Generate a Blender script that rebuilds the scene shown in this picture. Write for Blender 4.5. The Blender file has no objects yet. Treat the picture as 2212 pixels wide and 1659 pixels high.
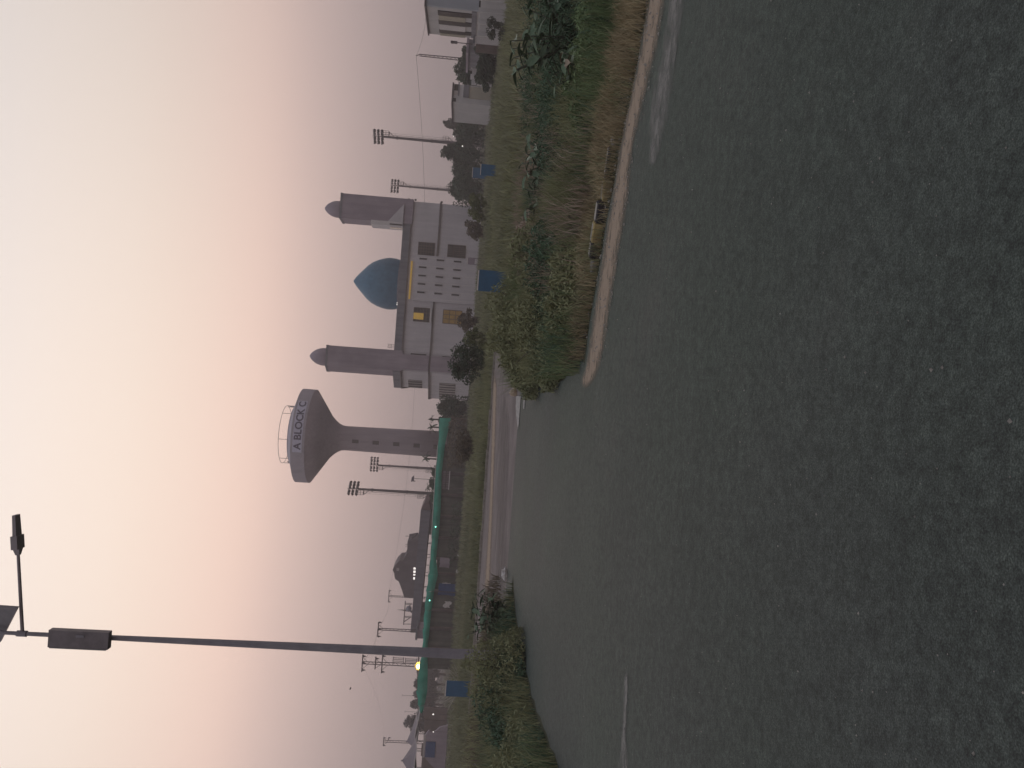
import bpy, math, random
import numpy as np
from mathutils import Vector, Matrix

S = bpy.context.scene
COL = S.collection
rnd = random.Random(7)
PI = math.pi

# ------------------------------------------------------------------ camera
F = 1660.0                       # focal length in photo pixels of a 2212 wide copy
ROLL = math.atan(.071)
PITCH = math.atan((1106-992)*math.cos(ROLL)/F)
EYE = 1.6
cd = bpy.data.cameras.new('camera'); cam = bpy.data.objects.new('camera', cd); COL.objects.link(cam)
cd.sensor_width = 36.0; cd.lens = 36.0*F/2212.0; cd.clip_start = .05; cd.clip_end = 6000
_r = Vector((1, 0, 0)); _u = Vector((0, math.sin(PITCH), math.cos(PITCH))); _f = Vector((0, math.cos(PITCH), -math.sin(PITCH)))
_X = _r*math.sin(ROLL) - _u*math.cos(ROLL); _Y = _r*math.cos(ROLL) + _u*math.sin(ROLL)
M = Matrix((_X, _Y, -_f)).transposed().to_4x4(); M.translation = Vector((0, 0, EYE))
cam.matrix_world = M
S.camera = cam

# ------------------------------------------------------------------ sky, sun, exposure
S.view_settings.view_transform = 'Standard'; S.view_settings.look = 'None'
S.view_settings.gamma = 1; S.view_settings.use_curve_mapping = False
S.view_settings.exposure = 0.0
GLOW_AZ, GLOW_EL = math.radians(-11), math.radians(24)
W = bpy.data.worlds.new('World'); S.world = W; W.use_nodes = True
nt = W.node_tree; nt.nodes.clear(); N = nt.nodes.new; L = nt.links.new
def srgb(r, g, b):
    f = lambda c: (c/255/12.92) if c/255 <= .04045 else ((c/255+.055)/1.055)**2.4
    return (f(r), f(g), f(b), 1)
out = N('ShaderNodeOutputWorld')
sky = N('ShaderNodeTexSky'); sky.sky_type = 'NISHITA'; sky.sun_disc = False
sky.sun_elevation = math.radians(-1.5); sky.sun_rotation = GLOW_AZ; sky.dust_density = 6; sky.air_density = 1.5
tc = N('ShaderNodeTexCoord'); sep = N('ShaderNodeSeparateXYZ'); nrm = N('ShaderNodeVectorMath'); nrm.operation = 'NORMALIZE'
L(tc.outputs['Generated'], nrm.inputs[0]); L(nrm.outputs[0], sep.inputs[0])
ramp = N('ShaderNodeValToRGB'); L(sep.outputs['Z'], ramp.inputs[0])
cr = ramp.color_ramp; cr.interpolation = 'B_SPLINE'
stops = [(0.0, (181, 160, 155)), (.08, (190, 168, 163)), (.14, (206, 181, 174)), (.20, (230, 200, 189)), (.25, (251, 217, 201)), (.31, (251, 224, 208)),
         (.385, (252, 232, 216)), (.51, (252, 237, 227)), (.75, (229, 229, 232)), (1.0, (200, 210, 222))]
cr.elements[0].position = stops[0][0]; cr.elements[0].color = srgb(*stops[0][1])
cr.elements[1].position = stops[-1][0]; cr.elements[1].color = srgb(*stops[-1][1])
for p, c in stops[1:-1]:
    e = cr.elements.new(p); e.color = srgb(*c)
dot = N('ShaderNodeVectorMath'); dot.operation = 'DOT_PRODUCT'
dot.inputs[1].default_value = (math.sin(GLOW_AZ)*math.cos(GLOW_EL), math.cos(GLOW_AZ)*math.cos(GLOW_EL), math.sin(GLOW_EL))
L(nrm.outputs[0], dot.inputs[0])
def mth(op, a, b=None):
    n = N('ShaderNodeMath'); n.operation = op
    for i, v in enumerate((a, b)):
        if v is None: continue
        if isinstance(v, (int, float)): n.inputs[i].default_value = v
        else: L(v, n.inputs[i])
    return n.outputs[0]
# dusk glow: brightest round the set sun, fading to the far side of the sky
g = mth('EXPONENT', mth('MULTIPLY', mth('SUBTRACT', dot.outputs['Value'], 1.0), 3.0))
e_ = g
g = mth('ADD', mth('MULTIPLY', e_, .52), .54)
# the sky away from the glow is cooler
tint = N('ShaderNodeMix'); tint.data_type = 'RGBA'; L(e_, tint.inputs[0])
tint.inputs[6].default_value = (.86, .96, 1.08, 1); tint.inputs[7].default_value = (1, 1, 1, 1)
tm = N('ShaderNodeVectorMath'); tm.operation = 'MULTIPLY'; L(ramp.outputs[0], tm.inputs[0]); L(tint.outputs[2], tm.inputs[1])
mul = N('ShaderNodeVectorMath'); mul.operation = 'SCALE'; L(tm.outputs[0], mul.inputs[0]); L(g, mul.inputs['Scale'])
bg1 = N('ShaderNodeBackground'); L(sky.outputs[0], bg1.inputs[0]); bg1.inputs[1].default_value = .05
bg2 = N('ShaderNodeBackground'); L(mul.outputs[0], bg2.inputs[0]); bg2.inputs[1].default_value = 1.0
add = N('ShaderNodeAddShader'); L(bg1.outputs[0], add.inputs[0]); L(bg2.outputs[0], add.inputs[1])
L(add.outputs[0], out.inputs[0])
sd = bpy.data.lights.new('sun', 'SUN'); sun = bpy.data.objects.new('sun', sd); COL.objects.link(sun)
sd.energy = .12; sd.angle = math.radians(14); sd.color = (1, .78, .62)
sdir = Vector((math.sin(GLOW_AZ)*math.cos(.1), math.cos(GLOW_AZ)*math.cos(.1), math.sin(.1)))
sun.rotation_euler = sdir.to_track_quat('Z', 'Y').to_euler()

# ------------------------------------------------------------------ places: a pixel of the photo seen at a known distance
def ray(px, py):
    U = 829.5-py; V = px-1106
    r = U*math.cos(ROLL)+V*math.sin(ROLL); d = -U*math.sin(ROLL)+V*math.cos(ROLL)
    return r, F*math.cos(PITCH)-d*math.sin(PITCH), -F*math.sin(PITCH)-d*math.cos(PITCH)
def at(px, py, Y):
    x, y, w = ray(px, py); t = Y/y
    return Vector((x*t, Y, EYE+w*t))
def gnd(px, py, z=0.0):
    x, y, w = ray(px, py); t = (z-EYE)/w
    return Vector((x*t, y*t, z))

# ------------------------------------------------------------------ materials
MATS = {}
def mat(name, col, rough=.85, var=.25, scale=1.0, bump=0.0, spec=.3, col2=None, detail=4, emit=None, estr=1.0, metal=0, translucent=0, bscale=None, streak=0):
    m = bpy.data.materials.new(name); m.use_nodes = True
    t = m.node_tree; b = t.nodes['Principled BSDF']
    b.inputs['Roughness'].default_value = rough; b.inputs['Specular IOR Level'].default_value = spec; b.inputs['Metallic'].default_value = metal
    c1 = tuple(col)+(1,)
    if var or col2:
        co = t.nodes.new('ShaderNodeTexCoord'); no = t.nodes.new('ShaderNodeTexNoise')
        no.inputs['Scale'].default_value = scale; no.inputs['Detail'].default_value = detail; no.inputs['Roughness'].default_value = .62
        t.links.new(co.outputs['Object'], no.inputs['Vector'])
        rp = t.nodes.new('ShaderNodeValToRGB'); e = rp.color_ramp.elements
        e[0].position = .3; e[1].position = .7
        e[0].color = tuple(c*(1-var) for c in col)+(1,)
        e[1].color = (tuple(col2)+(1,)) if col2 else tuple(min(1, c*(1+var)) for c in col)+(1,)
        t.links.new(no.outputs['Fac'], rp.inputs[0]); t.links.new(rp.outputs[0], b.inputs['Base Color'])
        if bump:
            n2 = t.nodes.new('ShaderNodeTexNoise'); n2.inputs['Scale'].default_value = bscale or scale*6; n2.inputs['Detail'].default_value = 3
            t.links.new(co.outputs['Object'], n2.inputs['Vector'])
            bp = t.nodes.new('ShaderNodeBump'); bp.inputs['Strength'].default_value = bump; bp.inputs['Distance'].default_value = .02
            t.links.new(n2.outputs['Fac'], bp.inputs['Height']); t.links.new(bp.outputs[0], b.inputs['Normal'])
        if streak:
            mp = t.nodes.new('ShaderNodeMapping'); mp.inputs['Scale'].default_value = (1.6, 1.6, .09)
            t.links.new(co.outputs['Object'], mp.inputs[0]); n3 = t.nodes.new('ShaderNodeTexNoise'); n3.inputs['Scale'].default_value = 1.3; n3.inputs['Detail'].default_value = 5; n3.inputs['Roughness'].default_value = .65
            t.links.new(mp.outputs[0], n3.inputs['Vector']); r3 = t.nodes.new('ShaderNodeValToRGB'); q3_ = r3.color_ramp.elements
            q3_[0].position = .38; q3_[0].color = (1-streak, 1-streak, 1-streak*.9, 1); q3_[1].position = .6; q3_[1].color = (1, 1, 1, 1); t.links.new(n3.outputs['Fac'], r3.inputs[0])
            mx_ = t.nodes.new('ShaderNodeMix'); mx_.data_type = 'RGBA'; mx_.blend_type = 'MULTIPLY'; mx_.inputs[0].default_value = 1
            t.links.new(rp.outputs[0], mx_.inputs[6]); t.links.new(r3.outputs[0], mx_.inputs[7]); t.links.new(mx_.outputs[2], b.inputs['Base Color'])
    else:
        b.inputs['Base Color'].default_value = c1
    if emit:
        b.inputs['Emission Color'].default_value = tuple(emit)+(1,); b.inputs['Emission Strength'].default_value = estr
    MATS[name] = m
    return m

mat('soil', (.055, .052, .034), .95, .3, .35, .5, .1, col2=(.075, .078, .048), bscale=9)
mat('sand', (.25, .205, .165), .95, .22, 2.2, .4, .1, bscale=25)
mat('dusty', (.165, .138, .135), .9, .25, .9, .3, .15, bscale=20)
mat('paint_white', (.30, .28, .27), .9, .45, 14)
mat('wall_white', (.56, .52, .545), .85, .10, .25, .1, .2, bscale=3, streak=0.10)
mat('wall_pale', (.62, .575, .58), .85, .1, .3, 0, .2)
mat('cement', (.345, .285, .325), .9, .14, .35, .2, .15, bscale=4, streak=0.15)
mat('parapet', (.24, .23, .25), .85, .14, .4, 0, .2, streak=0.25)
mat('cornice_brown', (.15, .125, .12), .85, .2, .8)
mat('window_dark', (.045, .038, .036), .35, .3, 2, 0, .4)
mat('grille_brown', (.14, .105, .085), .6, .25, 3)
mat('slat_pale', (.42, .37, .36), .7, .15, 2)
mat('gold_lit', (.45, .30, .06), .7, .15, 2, emit=(.75, .44, .08), estr=.22)
mat('gold_dim', (.34, .22, .07), .7, .2, 2, emit=(.7, .35, .05), estr=.03)
mat('dome_blue', (.065, .165, .25), .55, .18, 1.6, 0, .3, streak=0.12)
mat('tower_cement', (.345, .29, .32), .9, .12, .18, .15, .15, bscale=3, streak=0.15)
mat('tower_band', (.41, .365, .41), .9, .10, .4, streak=0.15)
mat('sign_panel', (.54, .52, .64), .8, .1, .5)
mat('sign_ink', (.085, .07, .12), .8, .2, 1)
mat('steel', (.12, .10, .105), .5, .2, 3, 0, .4, metal=.2)
mat('steel_dark', (.085, .07, .075), .5, .2, 3, 0, .4)
mat('galv', (.27, .25, .285), .6, .15, 4, 0, .3)
mat('lamp_grey', (.34, .30, .32), .6, .1, 4, 0, .3)
mat('lit_side_grey', (.3, .3, .3), .3, .1, 2)  # paler grey carrying the light on the battery box's left side
mat('box_dark', (.22, .19, .205), .6, .2, 4, 0, .3)
mat('net_green', (.05, .29, .215), .8, .22, .7, 0, .2)
mat('rope_white', (.6, .58, .55), .8, .1, 3)
mat('wall_dark', (.13, .125, .11), .9, .25, .7, .2, .1, streak=0.30)
mat('wall_brown', (.16, .125, .115), .9, .25, .8)
mat('roof_slab', (.17, .16, .19), .8, .12, .5, streak=0.20)
mat('roof_end', (.17, .115, .12), .8, .15, .5)
mat('roof_old', (.15, .125, .135), .85, .2, .7)
mat('tent', (.20, .165, .185), .85, .12, .6)
mat('blue_board', (.04, .115, .215), .55, .14, 3, 0, .4)
mat('blue_far', (.05, .085, .19), .7, .2, 2)
mat('house_white', (.50, .475, .48), .85, .08, .5, streak=0.08)
mat('house_blue', (.36, .375, .42), .85, .08, .5)
mat('beige', (.40, .36, .30), .85, .1, 1)
mat('kerb_yellow', (.34, .26, .12), .9, .3, 9, .3)
mat('kerb_black', (.045, .04, .045), .9, .3, 9, .3)
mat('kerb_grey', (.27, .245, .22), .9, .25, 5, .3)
mat('stone_white', (.62, .57, .56), .9, .15, 8, .3)
mat('stone_beige', (.42, .33, .25), .9, .2, 8, .3)
mat('bark', (.08, .065, .055), .95, .3, 6)
mat('twig_pale', (.42, .39, .35), .9, .2, 5)
mat('leaf_dark', (.065, .092, .066), .8, .3, .5, 0, .2, col2=(.10, .125, .08))
mat('leaf_grey', (.10, .105, .085), .8, .3, .5, 0, .2)
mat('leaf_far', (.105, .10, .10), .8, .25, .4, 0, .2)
mat('leaf_broad', (0.091, 0.143, 0.091), .7, .3, 9, 0, .2, col2=(0.156, 0.202, 0.130))
mat('leaf_pale', (.24, .27, .20), .6, .3, 9, 0, .3)
mat('leaf_dry', (.26, .20, .15), .8, .3, 9, 0, .2)
mat('bush_brown', (.135, .11, .08), .85, .3, 2)
mat('bush_green', (0.134, 0.157, 0.071), .8, .3, 1.2, 0, .2, col2=(0.191, 0.207, 0.088))
mat('grass_olive', (0.222, 0.236, 0.130), .8, .3, .55, 0, .15, col2=(0.316, 0.319, 0.181))
mat('grass_green', (0.140, 0.208, 0.099), .8, .3, 1.0, 0, .15, col2=(0.204, 0.261, 0.132))
mat('grass_dark', (0.090, 0.140, 0.089), .8, .3, 1.0, 0, .15)
mat('grass_dry', (0.324, 0.264, 0.168), .85, .3, 1.4, 0, .1, col2=(0.456, 0.372, 0.240))
mat('grass_pink', (0.360, 0.282, 0.234), .85, .25, 1.2, 0, .1)
mat('grass_far', (0.207, 0.226, 0.135), .85, .3, .12, 0, .1, col2=(0.304, 0.299, 0.195))
mat('lamp_warm', (.8, .7, .4), .5, 0, emit=(1, .86, .45), estr=8)
mat('lamp_halo', (.6, .45, .15), .4, 0, emit=(1, .62, .10), estr=.85)
mat('lamp_white', (.8, .8, .8), .5, 0, emit=(1, .92, .85), estr=1.1)
mat('lamp_green', (.3, .8, .6), .5, 0, emit=(.25, 1, .75), estr=2.2)
mat('bird', (.04, .035, .035), .9, .2, 5)
mat('pv_glass', (.17, .15, .17), .35, .2, 5, 0, .4)
mat('gravel_mix', (.24, .22, .20), .9, .6, 40, 0, .15)

# asphalt: fine aggregate speckle, broad worn tones, tyre-polished streaks, cracks
m = bpy.data.materials.new('asphalt'); m.use_nodes = True; t = m.node_tree; b = t.nodes['Principled BSDF']
co = t.nodes.new('ShaderNodeTexCoord')
def tnoise(scale, det=4, rough=.6):
    n = t.nodes.new('ShaderNodeTexNoise'); n.inputs['Scale'].default_value = scale; n.inputs['Detail'].default_value = det; n.inputs['Roughness'].default_value = rough
    t.links.new(co.outputs['Object'], n.inputs['Vector']); return n.outputs['Fac']
def tramp(src, stops):
    r = t.nodes.new('ShaderNodeValToRGB'); t.links.new(src, r.inputs[0])
    e = r.color_ramp.elements; e[0].position = stops[0][0]; e[0].color = stops[0][1]+(1,); e[1].position = stops[-1][0]; e[1].color = stops[-1][1]+(1,)
    for p, c in stops[1:-1]:
        k = e.new(p); k.color = c+(1,)
    return r.outputs[0]
def tmix(kind, fac, a, bb):
    n = t.nodes.new('ShaderNodeMix'); n.data_type = 'RGBA'; n.blend_type = kind
    if isinstance(fac, float): n.inputs[0].default_value = fac
    else: t.links.new(fac, n.inputs[0])
    t.links.new(a, n.inputs[6]); t.links.new(bb, n.inputs[7]); return n.outputs[2]
base = tramp(tnoise(.45, 5), [(.3, (.036, .048, .040)), (.7, (.050, .062, .053))])
grain = tramp(tnoise(150, 3, .7), [(.32, (.4, .4, .4)), (.5, (1, 1, 1)), (.68, (1.9, 1.87, 1.85))])
c = tmix('MULTIPLY', 1.0, base, grain)
g2 = tramp(tnoise(38, 3, .7), [(.33, (.55, .55, .55)), (.64, (1.4, 1.4, 1.4))])
c = tmix('MULTIPLY', .8, c, g2)
g3 = tramp(tnoise(9, 4, .75), [(.33, (.72, .72, .74)), (.66, (1.3, 1.3, 1.28))])
c = tmix('MULTIPLY', .9, c, g3)
g4 = tramp(tnoise(.16, 2, .5), [(.35, (.98, .90, .98)), (.65, (.97, 1.04, .98))])
c = tmix('MULTIPLY', 1.0, c, g4)
dustf = tramp(tnoise(.22, 6, .7), [(.54, (0, 0, 0)), (.78, (.35, .35, .35))])
dcol = t.nodes.new('ShaderNodeRGB'); dcol.outputs[0].default_value = (.115, .10, .09, 1)
c = tmix('MIX', dustf, c, dcol.outputs[0])
t.links.new(c, b.inputs['Base Color']); b.inputs['Roughness'].default_value = .75; b.inputs['Specular IOR Level'].default_value = .30
bp = t.nodes.new('ShaderNodeBump'); bp.inputs['Strength'].default_value = .55; bp.inputs['Distance'].default_value = .006
t.links.new(tnoise(110, 3, .7), bp.inputs['Height']); t.links.new(bp.outputs[0], b.inputs['Normal'])
MATS['asphalt'] = m

# thin dust over asphalt: patchy cover, torn at the edge by the noise
def dust_mat(name, col, sx, sy, lo, hi, amax=.92):
    m = bpy.data.materials.new(name); m.use_nodes = True; t = m.node_tree; b = t.nodes['Principled BSDF']
    b.inputs['Base Color'].default_value = col+(1,); b.inputs['Roughness'].default_value = .95; b.inputs['Specular IOR Level'].default_value = .1
    co = t.nodes.new('ShaderNodeTexCoord'); mp = t.nodes.new('ShaderNodeMapping'); mp.inputs['Scale'].default_value = (sx, sy, 1)
    mp.inputs['Rotation'].default_value = (0, 0, 0)
    t.links.new(co.outputs['Object'], mp.inputs[0])
    n = t.nodes.new('ShaderNodeTexNoise'); n.inputs['Scale'].default_value = 1; n.inputs['Detail'].default_value = 7; n.inputs['Roughness'].default_value = .7
    t.links.new(mp.outputs[0], n.inputs['Vector'])
    at_ = t.nodes.new('ShaderNodeAttribute'); at_.attribute_name = 'edge'
    mm = t.nodes.new('ShaderNodeMath'); mm.operation = 'MULTIPLY'; t.links.new(n.outputs['Fac'], mm.inputs[0]); t.links.new(at_.outputs['Fac'], mm.inputs[1])
    r = t.nodes.new('ShaderNodeMapRange'); r.inputs[1].default_value = lo; r.inputs[2].default_value = hi; r.inputs[4].default_value = amax
    t.links.new(mm.outputs[0], r.inputs[0]); t.links.new(r.outputs[0], b.inputs['Alpha'])
    MATS[name] = m
dust_mat('dust_grey', (.25, .235, .22), 5, 9, .27, .56, .85)
dust_mat('dust_sand', (.34, .26, .20), 5, 8, .17, .46)
dust_mat('dust_band', (.20, .17, .16), .25, 1.4, .25, .66)

# ------------------------------------------------------------------ mesh helpers
ROOT = {}
class MB:
    def __init__(s): s.v = []; s.f = []
    def add(s, vs, fs):
        o = len(s.v); s.v += [tuple(v) for v in vs]; s.f += [tuple(o+i for i in f) for f in fs]; return s
    def box(s, x0, x1, y0, y1, z0, z1):
        return s.add([(x0, y0, z0), (x1, y0, z0), (x1, y1, z0), (x0, y1, z0), (x0, y0, z1), (x1, y0, z1), (x1, y1, z1), (x0, y1, z1)],
                     [(3, 2, 1, 0), (4, 5, 6, 7), (0, 1, 5, 4), (1, 2, 6, 5), (2, 3, 7, 6), (3, 0, 4, 7)])
    def prism(s, poly, z0, z1, z1b=None):
        n = len(poly)
        return s.add([(x, y, z0) for x, y in poly]+[(x, y, z1) for x, y in poly],
                     [tuple(range(n))[::-1], tuple(range(n, 2*n))]+[(i, (i+1) % n, n+(i+1) % n, n+i) for i in range(n)])
    def slab(s, poly, y0, y1):          # outline in x,z pushed back from y0 to y1
        n = len(poly)
        return s.add([(x, y0, z) for x, z in poly]+[(x, y1, z) for x, z in poly],
                     [tuple(range(n)), tuple(range(n, 2*n))[::-1]]+[((i+1) % n, i, n+i, n+(i+1) % n) for i in range(n)])
    def tube(s, p0, p1, r0, r1=None, n=8, cap=True):
        p0 = Vector(p0); p1 = Vector(p1); r1 = r0 if r1 is None else r1
        d = (p1-p0).normalized(); a = d.orthogonal().normalized(); b = d.cross(a)
        vs = [p0+(a*math.cos(2*PI*i/n)+b*math.sin(2*PI*i/n))*r0 for i in range(n)]+[p1+(a*math.cos(2*PI*i/n)+b*math.sin(2*PI*i/n))*r1 for i in range(n)]
        fs = [(i, (i+1) % n, n+(i+1) % n, n+i) for i in range(n)]
        if cap: fs += [tuple(range(n))[::-1], tuple(range(n, 2*n))]
        return s.add(vs, fs)
    def bar(s, p0, p1, w, n=4): return s.tube(p0, p1, w/2*1.2, None, n)
    def lathe(s, prof, c, n=32):
        k = len(prof); vs = []; fs = []
        for r, z in prof:
            vs += [(c[0]+r*math.cos(2*PI*i/n), c[1]+r*math.sin(2*PI*i/n), z) for i in range(n)]
        for j in range(k-1):
            fs += [(j*n+i, j*n+(i+1) % n, (j+1)*n+(i+1) % n, (j+1)*n+i) for i in range(n)]
        fs += [tuple(range(n))[::-1], tuple(range((k-1)*n, k*n))]
        return s.add(vs, fs)
    def ball(s, c, r, n=10, sq=(1, 1, 1)):
        vs = []; fs = []; m_ = n//2
        for j in range(m_+1):
            th = PI*j/m_
            vs += [(c[0]+sq[0]*r*math.sin(th)*math.cos(2*PI*i/n), c[1]+sq[1]*r*math.sin(th)*math.sin(2*PI*i/n), c[2]+sq[2]*r*math.cos(th)) for i in range(n)]
        for j in range(m_):
            fs += [(j*n+i, (j+1)*n+i, (j+1)*n+(i+1) % n, j*n+(i+1) % n) for i in range(n)]
        return s.add(vs, fs)
    def build(s, name, material, parent=None, smooth=False, label=None, kind=None):
        me = bpy.data.meshes.new(name)
        off = ROOT.get(parent.name, Vector((0, 0, 0))) if parent else Vector((0, 0, 0))
        me.from_pydata([(v[0]-off[0], v[1]-off[1], v[2]-off[2]) for v in s.v], [], s.f); me.update()
        if smooth:
            me.polygons.foreach_set('use_smooth', [True]*len(me.polygons))
        return link(name, me, material, parent, label, kind, off)
def link(name, me, material, parent=None, label=None, kind=None, off=None):
    if material is not None and not me.materials: me.materials.append(MATS[material])
    o = bpy.data.objects.new(name, me); COL.objects.link(o)
    if parent:
        o.parent = parent; ROOT[o.name] = ROOT.get(parent.name, Vector((0, 0, 0)))
    if label: o['label'] = label
    if kind: o['kind'] = kind
    return o
def thing(name, label, cat, loc, group=None):
    o = bpy.data.objects.new(name, None); COL.objects.link(o); o.location = loc; o.empty_display_size = .2
    o['label'] = label; o['category'] = cat
    if group: o['group'] = group
    ROOT[o.name] = Vector(loc); return o
def tag(o, label, cat, group=None):
    o['label'] = label; o['category'] = cat
    if group: o['group'] = group
    return o
def dup(root, loc, label, rotz=0.0, sc=1.0, group=None):
    def cp(o, p):
        c = o.copy(); COL.objects.link(c)
        if p: c.parent = p
        for k in list(o.children): cp(k, c)
        return c
    r = cp(root, None); r.location = loc; r.rotation_euler = (0, 0, rotz); r.scale = (sc, sc, sc); r['label'] = label
    if group: r['group'] = group
    return r
def flat(name, poly, z, material, kind='structure', res=0):
    me = bpy.data.meshes.new(name); me.from_pydata([(x, y, z) for x, y in poly], [], [tuple(range(len(poly)))]); me.update()
    if me.polygons[0].normal.z < 0: me.flip_normals()
    return link(name, me, material, None, None, kind)
def np_mesh(name, verts, counts, loops, material, parent=None, kind=None):
    me = bpy.data.meshes.new(name); off = ROOT.get(parent.name, Vector((0, 0, 0))) if parent else Vector((0, 0, 0))
    verts = np.asarray(verts, np.float32)-np.array(off, np.float32)
    me.vertices.add(len(verts)); me.vertices.foreach_set('co', verts.ravel())
    me.loops.add(len(loops)); me.loops.foreach_set('vertex_index', np.asarray(loops, np.int32))
    counts = np.asarray(counts, np.int32); st = np.concatenate([[0], np.cumsum(counts)[:-1]]).astype(np.int32)
    me.polygons.add(len(counts)); me.polygons.foreach_set('loop_start', st); me.polygons.foreach_set('loop_total', counts)
    me.update(calc_edges=True)
    return link(name, me, material, parent, None, kind)

# ------------------------------------------------------------------ vegetation helpers
def leaves(pts, size, rs, droop=0.0, aspect=.55):
    n = len(pts); d = rs.normal(size=(n, 3)); d[:, 2] -= droop; d /= np.linalg.norm(d, axis=1)[:, None]
    e = np.cross(d, rs.normal(size=(n, 3))); e /= np.linalg.norm(e, axis=1)[:, None]
    s_ = size*rs.uniform(.6, 1.4, n)[:, None]
    v = np.stack([pts-d*s_*.5, pts+e*s_*aspect*.5, pts+d*s_*.5, pts-e*s_*aspect*.5], 1).reshape(-1, 3)
    return v, np.full(n, 4), np.arange(4*n)
def crown_points(c, rx, rz, clusters, per, rs, ragged=.40, fill=.95):
    out_ = []
    for k in range(clusters):
        d = rs.normal(size=3); d /= np.linalg.norm(d); q = rs.uniform(.15, 1)**.5*fill
        cc = np.array([c[0]+d[0]*rx*q, c[1]+d[1]*rx*q, c[2]+d[2]*rz*q]); r = rs.uniform(.22, ragged)*min(rx, rz)
        p = rs.normal(size=(per, 3)); p /= np.linalg.norm(p, axis=1)[:, None]; p *= (rs.uniform(.3, 1, per)**.5)[:, None]*r
        p[:, 2] *= .8; out_.append(cc+p)
    return np.concatenate(out_)
def tree(name, label, X, Y, top, width, material='leaf_dark', seed=1, size=.34, n=26, per=70, low=.22, tall=None, group=None, cat='tree', droop=.1):
    rs = np.random.default_rng(seed); H = top
    t = thing(name, label, cat, (X, Y, 0), group)
    mb = MB(); mb.tube((X, Y, 0), (X+rs.uniform(-.2, .2), Y, H*.55), .03*H+.05, .015*H+.02, 7)
    for k in range(6):
        a = rs.uniform(0, 2*PI); z0 = H*rs.uniform(.25, .5)
        mb.tube((X, Y, z0), (X+math.cos(a)*width*.33, Y+math.sin(a)*width*.33, z0+H*rs.uniform(.15, .32)), .012*H+.02, .008, 5)
    mb.build('trunk', 'bark', t)
    cz = H*(low+1)/2; p = crown_points((X, Y, cz), width/2*.86, H*(1-low)/2*.88, n, per, rs)
    q = crown_points((X, Y, cz), width/2*.7, H*(1-low)/2*.8, n, per//2, rs, .8)
    p = np.concatenate([p, q]); p[:, 2] = np.maximum(p[:, 2], .1)
    v, c_, l_ = leaves(p, size, rs, droop)
    np_mesh('crown', v, c_, l_, material, t)
    return t
def bush(name, label, X, Y, h, w, material, seed=1, size=.09, n=30, per=120, depth=None, cat='bush', group=None):
    rs = np.random.default_rng(seed); t = thing(name, label, cat, (X, Y, 0), group)
    mb = MB()
    for k in range(9):
        a = rs.uniform(0, 2*PI); q = rs.uniform(.1, .4)*w
        mb.tube((X+rs.uniform(-.1, .1)*w, Y, 0), (X+math.cos(a)*q, Y+math.sin(a)*q, h*rs.uniform(.5, .85)), .018, .006, 4)
    mb.build('stem', 'bark', t)
    p = crown_points((X, Y, h*.5), w/2*.85, h*.46, n, per, rs, .5); p[:, 2] = np.abs(p[:, 2])+.02
    if cat == 'weeds':                      # thin upright leaves, shorter towards the rim
        a = rs.uniform(0, 2*PI, len(p)); q = rs.uniform(0, 1, len(p))**.6*w*.62
        p[:, 0] = X+np.cos(a)*q; p[:, 1] = Y+np.sin(a)*q*.9
        hh = h*(1.02-.75*(q/(w*.62))**2)*(.6+.5*patch(p[:, 0]*3, p[:, 1]*3, 1.5)); p[:, 2] = hh*rs.uniform(.03, 1, len(p))**.8
        v, c_, l_ = leaves(p, size*1.55, rs, -.7, .26)
    else: v, c_, l_ = leaves(p, size, rs, .05)
    np_mesh('foliage', v, c_, l_, material, t)
    return t
_ph = np.random.default_rng(99).uniform(0, 6.28, (8, 2)); _fr = np.random.default_rng(98).normal(size=(8, 2))
def patch(x, y, f):                     # slow lumpy 0..1 field for clumps
    s_ = 0
    for k in range(8): s_ = s_+np.sin(x*f*_fr[k, 0]*(1+k*.3)+y*f*_fr[k, 1]*(1+k*.3)+_ph[k, 0])
    return 1/(1+np.exp(-s_*.9))
def inside(px_, py_, poly):
    r = np.zeros(len(px_), bool); n = len(poly); j = n-1
    for i in range(n):
        xi, yi = poly[i]; xj, yj = poly[j]
        if yi != yj:
            r ^= ((yi > py_) != (yj > py_)) & (px_ < (xj-xi)*(py_-yi)/(yj-yi)+xi)
        j = i
    return r
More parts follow.
